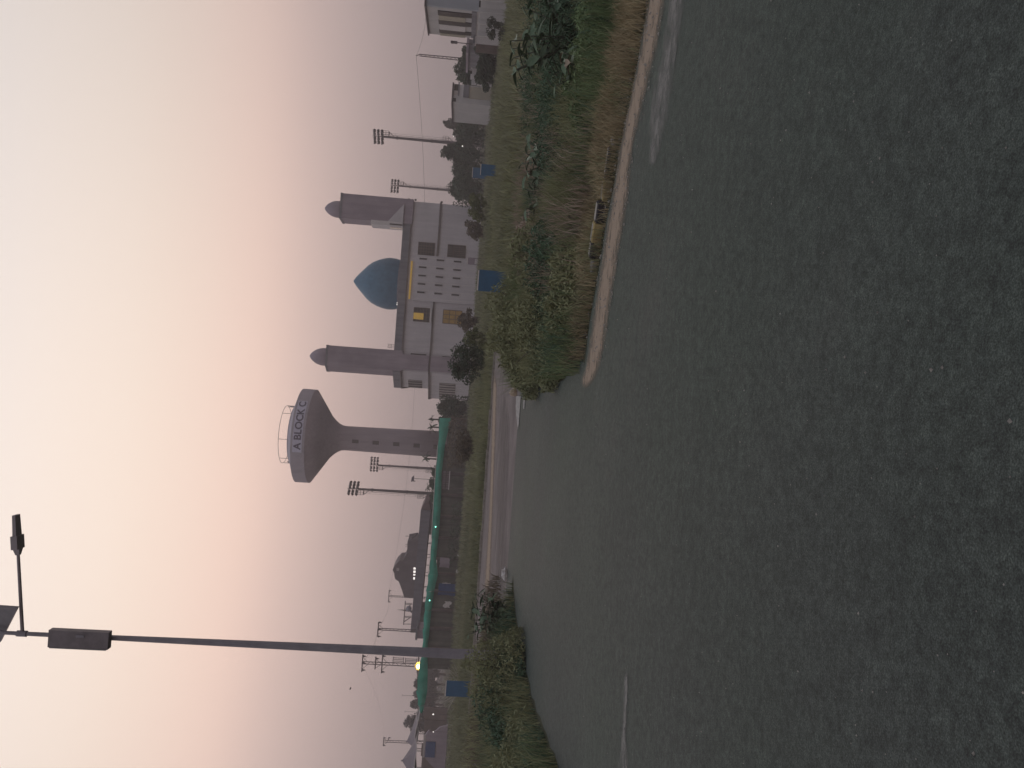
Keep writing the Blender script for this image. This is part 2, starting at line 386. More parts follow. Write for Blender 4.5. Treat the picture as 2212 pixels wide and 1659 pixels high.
def grass(name, poly, density, h0, h1, w, material, seed, lean=.5, clump=.5, freq=1.2, dens_power=1.5, kind='stuff', label=None, cut=None, hfun=None):
    rs = np.random.default_rng(seed); P = np.array(poly); lo = P.min(0); hi = P.max(0)
    n = int((hi-lo).prod()*density); x = rs.uniform(lo[0], hi[0], n); y = rs.uniform(lo[1], hi[1], n)
    k = inside(x, y, poly); pf = patch(x, y, freq)
    k &= rs.uniform(0, 1, n) < (1-clump)+clump*pf**dens_power
    if cut is not None: k &= ~inside(x, y, cut)
    x = x[k]; y = y[k]; pf = pf[k]; n = len(x)
    h = (h0+(h1-h0)*rs.uniform(0, 1, n)**1.6)*(1-clump*.6+clump*pf)
    if hfun is not None: h = h*hfun(x, y)
    a = rs.uniform(0, 2*PI, n); ww = w*rs.uniform(.6, 1.4, n); dx = np.cos(a)*ww/2; dy = np.sin(a)*ww/2
    b = rs.uniform(0, 2*PI, n); le = h*lean*rs.uniform(.1, 1, n); lx = np.cos(b)*le; ly = np.sin(b)*le
    z0 = np.zeros(n)-.01
    v = np.stack([np.stack([x-dx, y-dy, z0], 1), np.stack([x+dx, y+dy, z0], 1),
                  np.stack([x+lx*.35+dx*.7, y+ly*.35+dy*.7, h*.6], 1), np.stack([x+lx*.35-dx*.7, y+ly*.35-dy*.7, h*.6], 1),
                  np.stack([x+lx, y+ly, h*.98], 1)], 1).reshape(-1, 3)
    base_ = np.arange(n)[:, None]*5
    loops = (base_+np.array([[0, 1, 2, 3, 3, 2, 4]])).ravel(); counts = np.tile([4, 3], n)
    o = np_mesh(name, v, counts, loops, material, None, kind); return o

# ================================================================== THE SETTING
flat('ground', [(-690, -60), (690, -60), (690, 690), (-690, 690)], 0, 'soil')
road = [(-4.0, -25), (30, -25), (30, -20), (9.2, .6), (3.85, 7.45), (3.12, 7.92), (2.65, 8.45), (1.63, 9.17), (.83, 9.66), (.36, 9.82), (.12, 12), (.02, 14.5), (-.2, 19.0), (1.5, 19.95),
        (-50, 20.0), (-50, 18.6), (-4.47, 18.2), (-5.06, 16.76), (-5.17, 14.3), (-5.21, 12.9), (-5.01, 11.25), (-4.76, 9.55), (-4.3, 6)]
def mesh_flat(name, poly, z, material):
    return flat(name, poly, z, material)
r9 = random.Random(4); rj = []
for i, (x, y) in enumerate(road):
    x2, y2 = road[(i+1) % len(road)]; ln_ = math.hypot(x2-x, y2-y); k = max(1, int(ln_/.35)) if ln_ < 12 else 1
    for j in range(k):
        q = j/k; a = .05 if (j or i) and ln_ < 12 else 0
        rj.append((x+(x2-x)*q+r9.uniform(-a, a), y+(y2-y)*q+r9.uniform(-a, a)))
mesh_flat('road', rj, .012, 'asphalt')
mesh_flat('cross_road', [(-55, 19.6), (1.5, 19.6), (2.2, 27), (1.8, 35.9), (-55, 34.6)], .006, 'dusty')
# loose sand and dust lying on the roads; 'edge' fades the cover towards its rim
def dust(name, pts_l, pts_r, z, material, nsub=8):
    n = len(pts_l); vs = []; ed = []
    for i in range(n):
        for k in range(nsub+1):
            q = k/nsub; p = Vector(pts_l[i]).lerp(Vector(pts_r[i]), q); vs.append((p.x, p.y, z))
            e = min(1, 2.3*min(q, 1-q)+.0); e *= min(1, (min(i, n-1-i))/1.0+ .0) if n > 2 else 1
            ed.append(e)
    fs = [(i*(nsub+1)+k, i*(nsub+1)+k+1, (i+1)*(nsub+1)+k+1, (i+1)*(nsub+1)+k) for i in range(n-1) for k in range(nsub)]
    me = bpy.data.meshes.new(name); me.from_pydata(vs, [], fs); me.update()
    if me.polygons[0].normal.z < 0: me.flip_normals()
    a_ = me.attributes.new('edge', 'FLOAT', 'POINT'); a_.data.foreach_set('value', ed)
    return link(name, me, material, None, None, 'structure')
def strip(pairs): return [gnd(a, y).xy.to_3d() for y, a, b in pairs], [gnd(b, y).xy.to_3d() for y, a, b in pairs]
sh = [(-140, 1432, 1498), (-60, 1410, 1470), (0, 1394, 1452), (106, 1378, 1434), (238, 1352, 1398), (317, 1336, 1380), (436, 1316, 1370), (533, 1299, 1354), (652, 1282, 1334), (741, 1268, 1322), (790, 1262, 1308), (820, 1252, 1296), (850, 1246, 1280)]
l_, r_ = strip(sh); dust('dirt_shoulder', l_, r_, .020, 'dust_sand')
dp = [(-160, 1470, 1560), (-60, 1446, 1520), (0, 1432, 1502), (106, 1420, 1490), (180, 1400, 1482), (238, 1388, 1476), (317, 1392, 1446), (350, 1398, 1430), (375, 1404, 1420)]
l_, r_ = strip(dp); dust('road_dust', l_, r_, .017, 'dust_grey')
dl = [(1425, 1352, 1364), (1470, 1346, 1368), (1540, 1345, 1366), (1585, 1342, 1362), (1620, 1336, 1368), (1659, 1326, 1378), (1720, 1310, 1400), (1800, 1300, 1420)]
l_, r_ = strip(dl); dust('road_dust', l_, r_, .017, 'dust_grey')
bd = [(780, 1061, 1080), (840, 1062, 1078), (960, 1059, 1074), (1100, 1055, 1068), (1180, 1050, 1066), (1260, 1044, 1064), (1300, 1040, 1060)]
l_, r_ = strip(bd); dust('sand_band', l_, r_, .012, 'dust_sand')
bd = [(800, 1075, 1112), (900, 1072, 1116), (1050, 1068, 1110), (1200, 1062, 1112), (1250, 1060, 1116), (1300, 1058, 1120)]
l_, r_ = strip(bd); dust('sand_band', l_, r_, .014, 'dust_band')
# worn white paint by the corner
wp = [gnd(1117, 855), gnd(1127, 856), gnd(1125, 885), gnd(1123, 915), gnd(1121, 928), gnd(1118, 905), gnd(1116, 880)]
flat('road_marking', [(p.x, p.y) for p in wp], .026, 'paint_white')
wp = [gnd(1133, 864), gnd(1136, 864), gnd(1135, 884), gnd(1132, 882)]
flat('road_marking', [(p.x, p.y) for p in wp], .026, 'paint_white')

# ================================================================== MOSQUE
MY = 120.0
mq = thing('mosque', 'white two storey mosque with blue pointed dome and two square minarets', 'mosque', (15, MY, 0))
def mx(px, py): return at(px, py, MY).x
ZP, ZC = 12.0, 6.4
XL = mx(900, 803); XR = mx(800, 423.5)-.24      # front wall from the left corner to the right end
# walls: ground floor, upper floor (left end turned away at an angle)
wl_lo = [(XL, MY), (XR, MY), (XR, MY+30), (XL-4.4, MY+30), (XL-4.15, MY+7.6)]
wl_up = [(XL, MY), (XR, MY), (XR, MY+30), (XL-2.6, MY+30), (XL-2.55, MY+4.6)]
MB().prism(wl_lo, 0, ZC-.1).prism(wl_up, ZC-.1, ZP-1.1).build('wall', 'wall_white', mq)
def grow(poly, d):
    c = Vector((sum(p[0] for p in poly)/len(poly), sum(p[1] for p in poly)/len(poly)))
    return [(p[0]+d*(1 if p[0] > c.x else -1), p[1]+d*(1 if p[1] > c.y else -1)) for p in poly]
MB().prism(grow(wl_up, .22), ZP-1.12, ZP).build('parapet', 'parapet', mq)
MB().prism(grow(wl_up, .30), ZP-1.28, ZP-1.13).build('cornice', 'cornice_brown', mq)
MB().prism(grow(wl_lo, .18), ZC-.12, ZC+.14).build('string_course', 'cornice_brown', mq)
# central bay with narrow slits
bx0, bx1 = mx(930, 652), mx(945, 555)
MB().box(bx0, bx1, MY-.55, MY-.002, 0, 9.65).build('central_bay', 'wall_white', mq)
MB().box(bx0+.15, bx1-1.0, MY-.34, MY-.302, 10.08, 10.36).build('light_strip', 'gold_lit', mq, label='glowing golden strip under the parapet')
for i in range(5):
    xs = mx(930, 563.5+18.05*i)+.12
    for zc in (8.5, 5.85, 3.2):
        f_ = MB().box(xs-.13, xs+.13, MY-.575, MY-.552, zc-.58, zc+.58).build('slit_window', 'window_dark', mq)
        fb = MB(); fb.box(xs-.19, xs-.131, MY-.66, MY-.552, zc-.64, zc+.64); fb.box(xs+.131, xs+.19, MY-.66, MY-.552, zc-.64, zc+.64); fb.box(xs-.13, xs+.13, MY-.66, MY-.552, zc+.581, zc+.64); fb.box(xs-.13, xs+.13, MY-.66, MY-.552, zc-.64, zc-.581)
        fb.build('frame', 'wall_white', f_)
for i in range(6):
    xs = bx0+.35+(bx1-bx0-.7)*i/5
    MB().box(xs-.05, xs+.05, MY-.585, MY-.552, .2, 9.4).build('rib', 'wall_pale', mq)
def grid_window(x0, x1, z0, z1, y, nx, nz, parent, pane='window_dark', bars='grille_brown'):
    w_ = MB().box(x0, x1, y-.04, y-.003, z0, z1).build('window', pane, parent)
    fb = MB(); t_ = .09
    fb.box(x0-t_, x0, y-.1, y-.004, z0-t_, z1+t_); fb.box(x1, x1+t_, y-.1, y-.004, z0-t_, z1+t_)
    fb.box(x0, x1, y-.1, y-.004, z0-t_, z0); fb.box(x0, x1, y-.1, y-.004, z1, z1+t_)
    fb.build('frame', bars, w_)
    for i in range(1, nx):
        xx = x0+(x1-x0)*i/nx; MB().box(xx-.05, xx+.05, y-.085, y-.045, z0, z1).build('bar', bars, w_)
    for i in range(1, nz):
        zz = z0+(z1-z0)*i/nz; MB().box(x0, x1, y-.125, y-.088, zz-.05, zz+.05).build('bar', bars, w_)
    return w_
ra, rb = mx(920, 550), mx(920, 525)
grid_window(ra, rb, 6.95, 9.35, MY, 4, 6, mq); grid_window(ra, rb, 2.15, 4.8, MY, 6, 3, mq)
la, lb = mx(910, 694), mx(910, 666)
w_ = grid_window(la, lb, 6.95, 9.35, MY, 3, 5, mq)
MB().box(la+.25, lb-.75, MY-.17, MY-.13, 7.85, 9.40).build('curtain', 'gold_lit', w_, label='bright yellow lit cloth')
w_ = grid_window(la, lb, 2.0, 4.8, MY, 3, 3, mq, pane='gold_dim')
MB().box(la-.1, lb+.1, MY-.5, MY-.128, 6.62, 6.86).build('balcony', 'wall_pale', mq)
# angled left end: shuttered windows between pale slats
def angled(px0, px1, p0, d, z0, z1, n, q0, q1):
    p0 = Vector(p0); d = Vector(d); nn = Vector((d.y, -d.x)).normalized(); nn = nn if nn.y < 0 else -nn
    a, b_ = p0+d*q0, p0+d*q1
    def pl(u0, u1, za, zb, o0, o1):
        A_, B_ = a.lerp(b_, u0), a.lerp(b_, u1)
        return MB().prism([tuple(A_+nn*o1), tuple(B_+nn*o1), tuple(B_+nn*o0), tuple(A_+nn*o0)], za, zb)
    w_ = pl(0, 1, z0, z1, .003, .05).build('window', 'window_dark', mq)
    for i in range(n+1):
        u = i/n; pl(max(0, u-.035), min(1, u+.035), z0-.02, z1+.02, .053, .13).build('bar', 'slat_pale', w_)
dlo = (-4.15, 7.6); dup_ = (-2.55, 4.6)
angled(0, 0, (XL, MY), dlo, 2.2, 4.75, 6, .36, .92)
angled(0, 0, (XL, MY), dup_, 7.5, 9.7, 3, .52, .97)
# minarets
def minaret(xa, xb, skew, yb, ztop, zb, zdome, name='minaret'):
    p = [(xa, yb), (xb, yb), (xb, yb+3.6), (xa-skew[0], yb+3.6), (xa-skew[0], yb+skew[1])]
    m_ = MB().prism(p, zb, ztop).build(name, 'cement', mq)
    MB().prism(grow(p, .06), ztop-.28, ztop+.05).build('coping', 'parapet', m_)
    cx, cy = (xa+xb)/2-.25, yb+1.9; R = zdome*.50
    pr = [(R*w, ztop+.05+zdome*q) for w, q in ((.95, 0), (1.0, .12), (1.0, .26), (.95, .42), (.85, .57), (.70, .71), (.50, .84), (.30, .93), (.12, .985), (.02, 1.0))]
    MB().lathe(pr, (cx, cy), 20).build('finial_dome', 'cement', m_, smooth=True)
    return m_
tz = lambda px, py: at(px, py, MY).z
minaret(mx(800, 796), mx(780, 751), (.9, 1.8), MY-.35, tz(706.4, 747), ZP-1.4, 2.75)
minaret(mx(800, 477), mx(800, 423.5), (.12, 3.4), MY-.33, tz(736, 440), ZP-1.4, 2.6)
# base of the left minaret as a cement pier; shade of its return put in as dark strips
MB().box(mx(900, 800), mx(900, 767), MY-.42, MY-.003, 0, ZC-.14).build('pier', 'cement', mq)
MB().box(mx(900, 800), mx(900, 767), MY-.42, MY-.003, ZC+.16, ZP-1.3).build('pier', 'cement', mq)
MB().box(mx(900, 766.6), mx(900, 764), MY-.10, MY-.004, 7.0, 9.4).build('return_shade', 'window_dark', mq)
MB().box(mx(900, 766.6), mx(900, 765), MY-.10, MY-.004, 3.2, 4.6).build('return_shade', 'window_dark', mq)
# whitewashed stair head beside the right minaret
xs0 = mx(830, 486); xs1 = mx(830, 470)
MB().box(xs0-.12, xs0+.549, MY-.5, MY+2.6, ZP+.004, ZP+4.9).build('stair_head', 'wall_pale', mq)
MB().slab([(xs0+.55, ZP+.01), (xs0+3.4, ZP+.01), (xs0+.55, ZP+2.3)], MY-.5, MY-.34).build('stair_wall', 'wall_white', mq)
MB().box(xs0-.16, xs0-.125, MY+.5, MY+1.5, ZP+.01, ZP+2.0).build('door', 'window_dark', mq)
MB().box(xs0+.02, xs0+.22, MY-.56, MY-.504, ZP+.05, ZP+2.0).build('door_jamb', 'window_dark', mq)
# dome
dcx = at(840, 613, MY+8).x
hw = [(255, 1080), (262, 1040), (274, 990), (278, 930), (270, 880), (252, 820), (222, 755), (180, 700), (132, 655), (90, 615), (50, 580), (22, 561), (2, 549)]
k_ = (MY+8)/1660/2.765/1.823
prof = [(w*k_, 20.1-(x-550)*k_) for w, x in hw]
MB().lathe(prof, (dcx, MY+8), 48).build('dome', 'dome_blue', mq, smooth=True)
MB().lathe([(4.0, ZP-.2), (4.05, 12.6)], (dcx, MY+8), 40).build('drum', 'parapet', mq)
lp = at(857.7, 658, MY+3.5)
for dx in (0, .28): MB().ball(lp+Vector((dx, 0, 0)), .09, 8).build('roof_lamp', 'lamp_white', mq)
# roof ladder rail by the left minaret
rx0, rx1 = mx(846, 751), mx(846, 743.5)
mb = MB()
for xx in (rx0, (rx0+rx1)/2, rx1): mb.tube((xx, MY+.6, ZP-.05), (xx, MY+.6, ZP+1.05), .03, None, 5)
for zz in (ZP+1.03, ZP+.55): mb.tube((rx0, MY+.6, zz), (rx1, MY+.6, zz), .03, None, 5)
mb.build('roof_rail', 'steel', mq)
# downpipe knuckles on the right edge
for px in (884, 898, 955):
    p = at(px, 424, MY); MB().box(XR+.2, XR+.42, MY+.1, MY+.4, p.z-.15, p.z+.15).build('spout', 'steel_dark', mq)

# ================================================================== WATER TOWER
TY = 150.0; k_ = TY/1660
tx = at(670, 941.5, TY).x
wt = thing('water_tower', 'tall cement water tower with wide lettered tank on a round shaft', 'water tower', (tx, TY, 0))
MB().lathe([(2.62, 0), (2.45, 12), (2.34, 22.6), (2.42, 23.3), (2.75, 24.0), (3.3, 24.7), (4.1, 25.5), (5.9, 26.7), (8.95, 28.75)], (tx, TY), 56).build('shaft', 'tower_cement', wt, smooth=True)
MB().lathe([(8.95, 28.752), (8.97, 31.2)], (tx, TY), 64).build('tank_band', 'tower_band', wt, smooth=False)
MB().lathe([(8.9, 31.203), (5.5, 32.45), (5.45, 32.6), (.5, 33.0)], (tx, TY), 56).build('tank_roof', 'tower_band', wt, smooth=False)
mb = MB()
for i in range(48):
    a, b2 = 2*PI*i/48, 2*PI*(i+1)/48
    mb.tube((tx+5.5*math.cos(a), TY+5.5*math.sin(a), 34.15), (tx+5.5*math.cos(b2), TY+5.5*math.sin(b2), 34.15), .045, None, 5, False)
mb.build('guard_rail', 'steel', wt)
for a in (100, 265, 2, 178, 320, 50, 220, 140):
    q = math.radians(a)
    MB().tube((tx+5.5*math.cos(q), TY+5.5*math.sin(q), 32.4), (tx+5.5*math.cos(q), TY+5.5*math.sin(q), 34.15), .045, None, 5).build('rail_post', 'steel', wt)
for a in (0, 180):                          # closed panels where the rail meets the sky edge
    mb = MB()
    for i in range(5):
        q0 = math.radians(a-16+i*6.4); q1 = math.radians(a-16+(i+1)*6.4)
        P_ = [(tx+5.5*math.cos(q), TY+5.5*math.sin(q)) for q in (q0, q1)]
        mb.add([(P_[0][0], P_[0][1], 32.4), (P_[1][0], P_[1][1], 32.4), (P_[1][0], P_[1][1], 33.3+.7*abs(2-i-1)/3), (P_[0][0], P_[0][1], 33.3+.7*abs(2-i)/3)], [(0, 1, 2, 3)])
    mb.build('rail_panel', 'slat_pale', wt)
# lettered panel wrapped round the front of the band
def wrap(a, r, z): q = math.radians(-90+a); return (tx+r*math.cos(q), TY+r*math.sin(q), z)
mb = MB(); n = 24
for i in range(n):
    a0 = -15.5+65*i/n; a1 = -15.5+65*(i+1)/n
    mb.add([wrap(a0, 9.0, 29.15), wrap(a1, 9.0, 29.15), wrap(a1, 9.0, 30.85), wrap(a0, 9.0, 30.85)], [(0, 1, 2, 3)])
mb.build('name_panel', 'sign_panel', wt)
cu = bpy.data.curves.new('lettering', 'FONT'); cu.body = 'A BLOCK C'; cu.size = 1.9; cu.resolution_u = 4; cu.offset = .05; cu.space_character = 1.0; cu.extrude = .02
to = bpy.data.objects.new('lettering_source', cu); COL.objects.link(to)
me = bpy.data.meshes.new_from_object(to.evaluated_get(bpy.context.evaluated_depsgraph_get()))
bpy.data.objects.remove(to); bpy.data.curves.remove(cu)
xs_ = [v.co.x for v in me.vertices]; ys_ = [v.co.y for v in me.vertices]; x0, x1 = min(xs_), max(xs_); y0, y1 = min(ys_), max(ys_)
for v in me.vertices:
    p = wrap(-12.5+60.5*(v.co.x-x0)/(x1-x0), 9.03+v.co.z, 29.33+1.34*(v.co.y-y0)/(y1-y0))
    v.co = Vector(p)-ROOT[wt.name]
me.materials.clear(); me.name = 'lettering'
link('lettering', me, 'sign_ink', wt)
for px in (771.5, 815, 859, 902.5, 945):
    p = at(px, 949, TY); z = p.z; a = -7
    pts = lambda r: [wrap(a-8.5, r, 0), wrap(a+8.5, r, 0)]
    rr = 2.36+(22.6-z)*.0125; A_, B_ = pts(rr+.05)
    C_, D_ = pts(rr-.1)
    w_ = MB().prism([A_[:2], B_[:2], D_[:2], C_[:2]], z-.62, z+.62).build('window', 'window_dark', wt)
    for u in (.33, .66):
        q0 = Vector(A_).lerp(Vector(B_), u-.04); q1 = Vector(A_).lerp(Vector(B_), u+.04)
        MB().prism([(q0.x, q0.y-.05), (q1.x, q1.y-.05), (q1.x, q1.y-.003), (q0.x, q0.y-.003)], z-.6, z+.6).build('bar', 'grille_brown', w_)
    MB().prism([(A_[0], A_[1]-.08), (B_[0], B_[1]-.08), B_[:2], A_[:2]], z-.72, z-.622).build('sill', 'tower_band', w_)

# ================================================================== FLOODLIGHT MASTS
def mast(label, px, py, Y, side, rows=3, nl=3, nr=4, twist=0.0, sc=1.0):
    p = at(px, py, Y); X = p.x; H = 19.6*sc
    t = thing('floodlight_mast', label, 'floodlight', (X, Y, 0), 'sports ground floodlight masts')
    mb = MB(); mb.tube((X, Y, 0), (X, Y, H*.5), .36, .29, 10); mb.tube((X, Y, H*.5), (X, Y, H), .29, .21, 10)
    mb.tube((X, Y, H), (X, Y, H+2.0), .11, .09, 8)
    mb.build('pole', 'steel', t)
    for z in (H*.52, H*.86): MB().tube((X, Y, z-.12), (X, Y, z+.12), .36, None, 10).build('flange', 'steel', t)
    for i in range(rows):
        z = H+.25+.72*i; sp = .42
        x0 = X-side*0-nl*sp*1.0*(1 if side < 0 else 1); 
        xl, xr = X-nl*sp-.1, X+nr*sp+.1
        ca, sa = math.cos(twist), math.sin(twist)
        arm = MB().bar((X+(xl-X)*ca, Y+(xl-X)*sa, z), (X+(xr-X)*ca, Y+(xr-X)*sa, z), .1).build('crossarm', 'steel_dark', t)
        for k in list(range(-nl, 0))+list(range(1, nr+1)):
            lx = X+k*sp*ca; ly = Y+k*sp*sa; s_ = -1 if k % 2 else 1
            lm = MB().tube((lx, ly-.02, z+.05), (lx+.09*s_, ly-.36, z-.16), .14, .27, 9)
            lm.ball((lx, ly, z+.06), .18, 8)
            lm.build('floodlight', 'steel_dark', arm)
    for z in (H-1.05, H*.36):
        pf = MB().box(min(X+side*.15, X+side*1.05), max(X+side*.15, X+side*1.05), Y-.5, Y+.5, z-.06, z).build('platform', 'steel', t)
        mb = MB(); mb.bar((X+side*.22, Y, z-1.0), (X+side*1.0, Y, z-.07), .13); mb.build('bracket', 'steel', pf)
        mb = MB()
        for q in (.25, .65, 1.05):
            for yy in (-.5, .5): mb.tube((X+side*q, Y+yy, z), (X+side*q, Y+yy, z+1.05), .03, None, 4)
        for zz in (.55, 1.05):
            for yy in (-.5, .5): mb.tube((X+side*.2, Y+yy, z+zz), (X+side*1.05, Y+yy, z+zz), .03, None, 4)
            mb.tube((X+side*1.05, Y-.5, z+zz), (X+side*1.05, Y+.5, z+zz), .03, None, 4)
        mb.build('handrail', 'steel', pf)
    mb = MB()
    for yy in (-.2, .2): mb.tube((X+side*.46, Y+yy, 1), (X+side*.42, Y+yy, H-1.1), .022, None, 4)
    mb.tube((X+side*.82, Y, 3), (X+side*.80, Y, H-1.1), .02, None, 4)
    z = 1.2
    while z < H-1.2:
        mb.tube((X+side*.44, Y-.2, z), (X+side*.44, Y+.2, z), .018, None, 4); z += .6
    z = 3.0
    while z < H-1.2:
        mb.tube((X+side*.44, Y-.2, z), (X+side*.82, Y, z), .02, None, 4); mb.tube((X+side*.44, Y+.2, z), (X+side*.82, Y, z), .02, None, 4); z += 1.1
    mb.build('ladder', 'steel', t)
    return t
mast('tall floodlight mast rising left of the water tower beside the grandstand', 850, 1061, 150, -1, twist=.9, nl=3, nr=4)
mast('slimmer floodlight mast close beside the water tower shaft', 850, 1007, 186, -1, nl=3, nr=4)
mast('tall floodlight mast behind the trees between mosque and white houses', 880, 300, 150, 1, twist=-.9, nl=4, nr=3)
mast('slimmer floodlight mast next to the right hand minaret', 880, 403, 188, 1, nl=4, nr=3)

# ================================================================== POWER POLES AND WIRES
def lattice(label, px, py, Y, arms, w=.32, cap=0, cross=True):
    p = at(px, py, Y); X, H = p.x, p.z
    t = thing('power_pole', label, 'power pole', (X, Y, 0), 'steel lattice power poles')
    mb = MB()
    for s_ in (-1, 1): mb.bar((X+s_*w*.75, Y, 0), (X+s_*w*.42, Y, H), .10)
    z = .4; s_ = 1
    while z < H-.5:
        mb.bar((X-s_*w*.6, Y, z), (X+s_*w*.6, Y, z+.55), .05); z += .55; s_ = -s_
    mb.build('lattice_post', 'steel_dark', t)
    for dz, half, off, ins in arms:
        a_ = MB().box(X+off-half, X+off+half, Y-.22, Y-.1, H+dz-.07, H+dz+.07).build('crossarm', 'steel_dark', t)
        for q in ins:
            i_ = MB().tube((X+off+q*half, Y-.16, H+dz-.072), (X+off+q*half, Y-.16, H+dz-.42), .16, .05, 8); i_.tube((X+off+q*half, Y-.16, H+dz-.42), (X+off+q*half, Y-.16, H+dz-.52), .03, None, 6)
            i_.build('insulator', 'box_dark', a_)
        b_ = MB()
        for s2 in (-1, 1): b_.bar((X+s2*w*.4, Y-.16, H+dz-.75), (X+s2*half*.62, Y-.16, H+dz-.09), .05)
        if half > .8: b_.build('brace', 'steel_dark', a_)
    return t, Vector((X, Y, H))
pA, hA = lattice('lattice power pole with three crossarms beside the lit lamp', 783, 1431.5, 105, [(0, 1.17, 0, (-.8, .8, 0)), (-1.75, .85, .1, (.7,)), (-2.65, 1.25, 0, (-.85, .85))], .34)
# transformer cradle on that pole
tr = MB(); X, Y, H = hA
for z0, z1, e in ((H-5.5, H-4.1, 1.0), (H-7.3, H-5.75, .9)):
    for i in range(4): tr.bar((X+.3+e*.22*i, Y-.25, z0), (X+.3+e*.22*i, Y-.25, z1), .07)
    for zz in (z0, z1): tr.bar((X+.1, Y-.25, zz), (X+.3+e*.8, Y-.25, zz), .09)
tr.build('switch_cradle', 'steel_dark', pA)
MB().box(X-.7, X+1.3, Y-.6, Y+.4, H-7.6, H-7.45).build('platform', 'steel_dark', pA)
pB, hB = lattice('lattice power pole with one wide crossarm between grandstand roof and street lamp', 817, 1358.8, 110, [(0, 1.05, 0, (-.95, .95, 0))], .26)
pC, hC = lattice('lattice power pole standing behind the curved roof of the dark hall', 840, 1287.5, 158, [(0, 1.2, 0, (-.95, .95))], .28)
pD, hD = lattice('lattice power pole rising above the two pointed tent roofs', 828.6, 1601, 150, [(0, .85, 0, (-.85, .85)), (-.9, .3, .5, (.9,))], .40)
pE, hE = lattice('bare two legged lattice pole over the trees beside the white houses', 906, 119, 100, [], .26)
MB().bar((hE.x+.1, hE.y, hE.z-.05), (hE.x-.1, hE.y, hE.z+.35), .09).ball((hE.x-.1, hE.y, hE.z+.38), .08, 6).build('tip', 'steel_dark', pE)
def wire(label, a, b, sag, r=.016):
    mb = MB(); n = 14; pts = [Vector(a).lerp(Vector(b), i/n)-Vector((0, 0, sag*4*(i/n)*(1-i/n))) for i in range(n+1)]
    for i in range(n): mb.tube(pts[i], pts[i+1], r, None, 4, False)
    tag(mb.build('power_line', 'steel_dark'), label, 'wire', 'overhead power lines')
far = at(897, 800, 172)
up_ = Vector((0, -.16, .1))
wire('sagging wire from the three armed pole to the next lattice pole', hA+up_, hB+up_, .5)
wire('sagging wire from the single crossarm pole to the pole behind the hall', hB+up_, hC+up_, .7)
wire('long wire passing behind the water tower to the mosque', hC+up_, far, 1.0, .02)
wire('long wire running behind the mosque to the bare lattice pole', far, hE+Vector((-.1, 0, .4)), 1.6, .02)
wire('wire rising from the bare lattice pole to the white house', hE+Vector((-.1, 0, .4)), at(922, 0, 60), .3)
wire('wire leaving the three armed pole towards the tents', hA+up_, hD+Vector((.5, -.16, 0)), .9, .008)

# ================================================================== GREEN NET FENCE AND BOUNDARY WALL
fence_pts = [(903, 950, 974, 104), (962, 946, 961, 100), (1022, 941, 954, 97), (1068, 938, 953, 95), (1115, 935, 951, 93), (1162, 932.5, 947, 91), (1207, 930, 942, 89.5), (1240, 926, 946, 88),
             (1277, 921, 938, 86.5), (1318, 917.5, 932, 85), (1358, 914, 928, 83.5), (1402, 912.5, 923, 82), (1448, 905, 924, 80), (1492, 900, 923, 78), (1523, 903, 917, 77), (1539, 909, 913, 76)]
fn = thing('net_fence', 'long green mesh screen sagging along the sports ground wall', 'fence', at(950, 1200, 90).xy.to_3d())
bw = thing('boundary_wall', 'dark boundary wall running under the green mesh screen', 'wall', at(950, 1200, 90).xy.to_3d()+Vector((0, 1, 0)))
for i in range(len(fence_pts)-1):
    (ya, ta, ba, Ya), (yb, tb, bb, Yb) = fence_pts[i:i+2]
    vs = []; fs = []; nu, nv = 8, 5
    for u in range(nu+1):
        q = u/nu; Yq = Ya+(Yb-Ya)*q; pyq = ya+(yb-ya)*q
        T_ = at(ta+(tb-ta)*q, pyq, Yq); B_ = at(ba+(bb-ba)*q, pyq, Yq)
        for v in range(nv+1):
            w = v/nv; p = T_.lerp(B_, w)
            p.y -= .22*math.sin(w*PI)+.10*math.sin(q*PI*3+i)*w; p.z += .05*math.sin(q*PI*2+i*2)*(1-w)
            vs.append(p)
    for u in range(nu):
        for v in range(nv):
            a_ = u*(nv+1)+v; fs.append((a_, a_+1, a_+nv+2, a_+nv+1))
    mb = MB(); mb.add(vs, fs); mb.build('net_panel', 'net_green', fn, smooth=True)
    T_ = at(ta, ya, Ya); T2 = at(tb, yb, Yb)
    if i < 12: MB().tube(T_+Vector((0, .1, .05)), (T_.x, T_.y+.1, 0), .05, None, 6).build('post', 'steel', fn)
    if 0 < i < 7: MB().tube(T_+Vector((0, -.05, .03)), T2+Vector((0, -.05, .03)), .035, None, 5).build('rope', 'rope_white', fn)
    # wall panel below
    if i < 12:
        zt = min(at(ba, ya, Ya).z, at(bb, yb, Yb).z)+.25
        MB().prism([(T_.x-.04, Ya+.5), (T_.x-.04, Ya+.75), (T2.x+.04, Yb+.75), (T2.x+.04, Yb+.5)], 0, zt).build('wall_panel', 'wall_dark', bw)
        MB().box(T_.x-.16, T_.x+.16, Ya+.3, Ya+.48, 0, zt+.1).build('pilaster', 'wall_brown', bw)
for px, py, lab in ((941, 1138, 'green lamp shining through the mesh screen under the grandstand'), (928, 1297, 'green lamp shining at the mesh screen above the blue tarpaulin')):
    p = at(px, py, 85); h_ = MB(); h_.ball(p, .085, 10)
    t_ = thing('small_lamp', lab, 'lamp', p-Vector((0, 0, .3)))
    h_.build('bulb', 'lamp_green', t_); MB().box(p.x-.12, p.x+.12, p.y+.14, p.y+.25, p.z-.2, p.z+.2).build('housing', 'steel', t_)
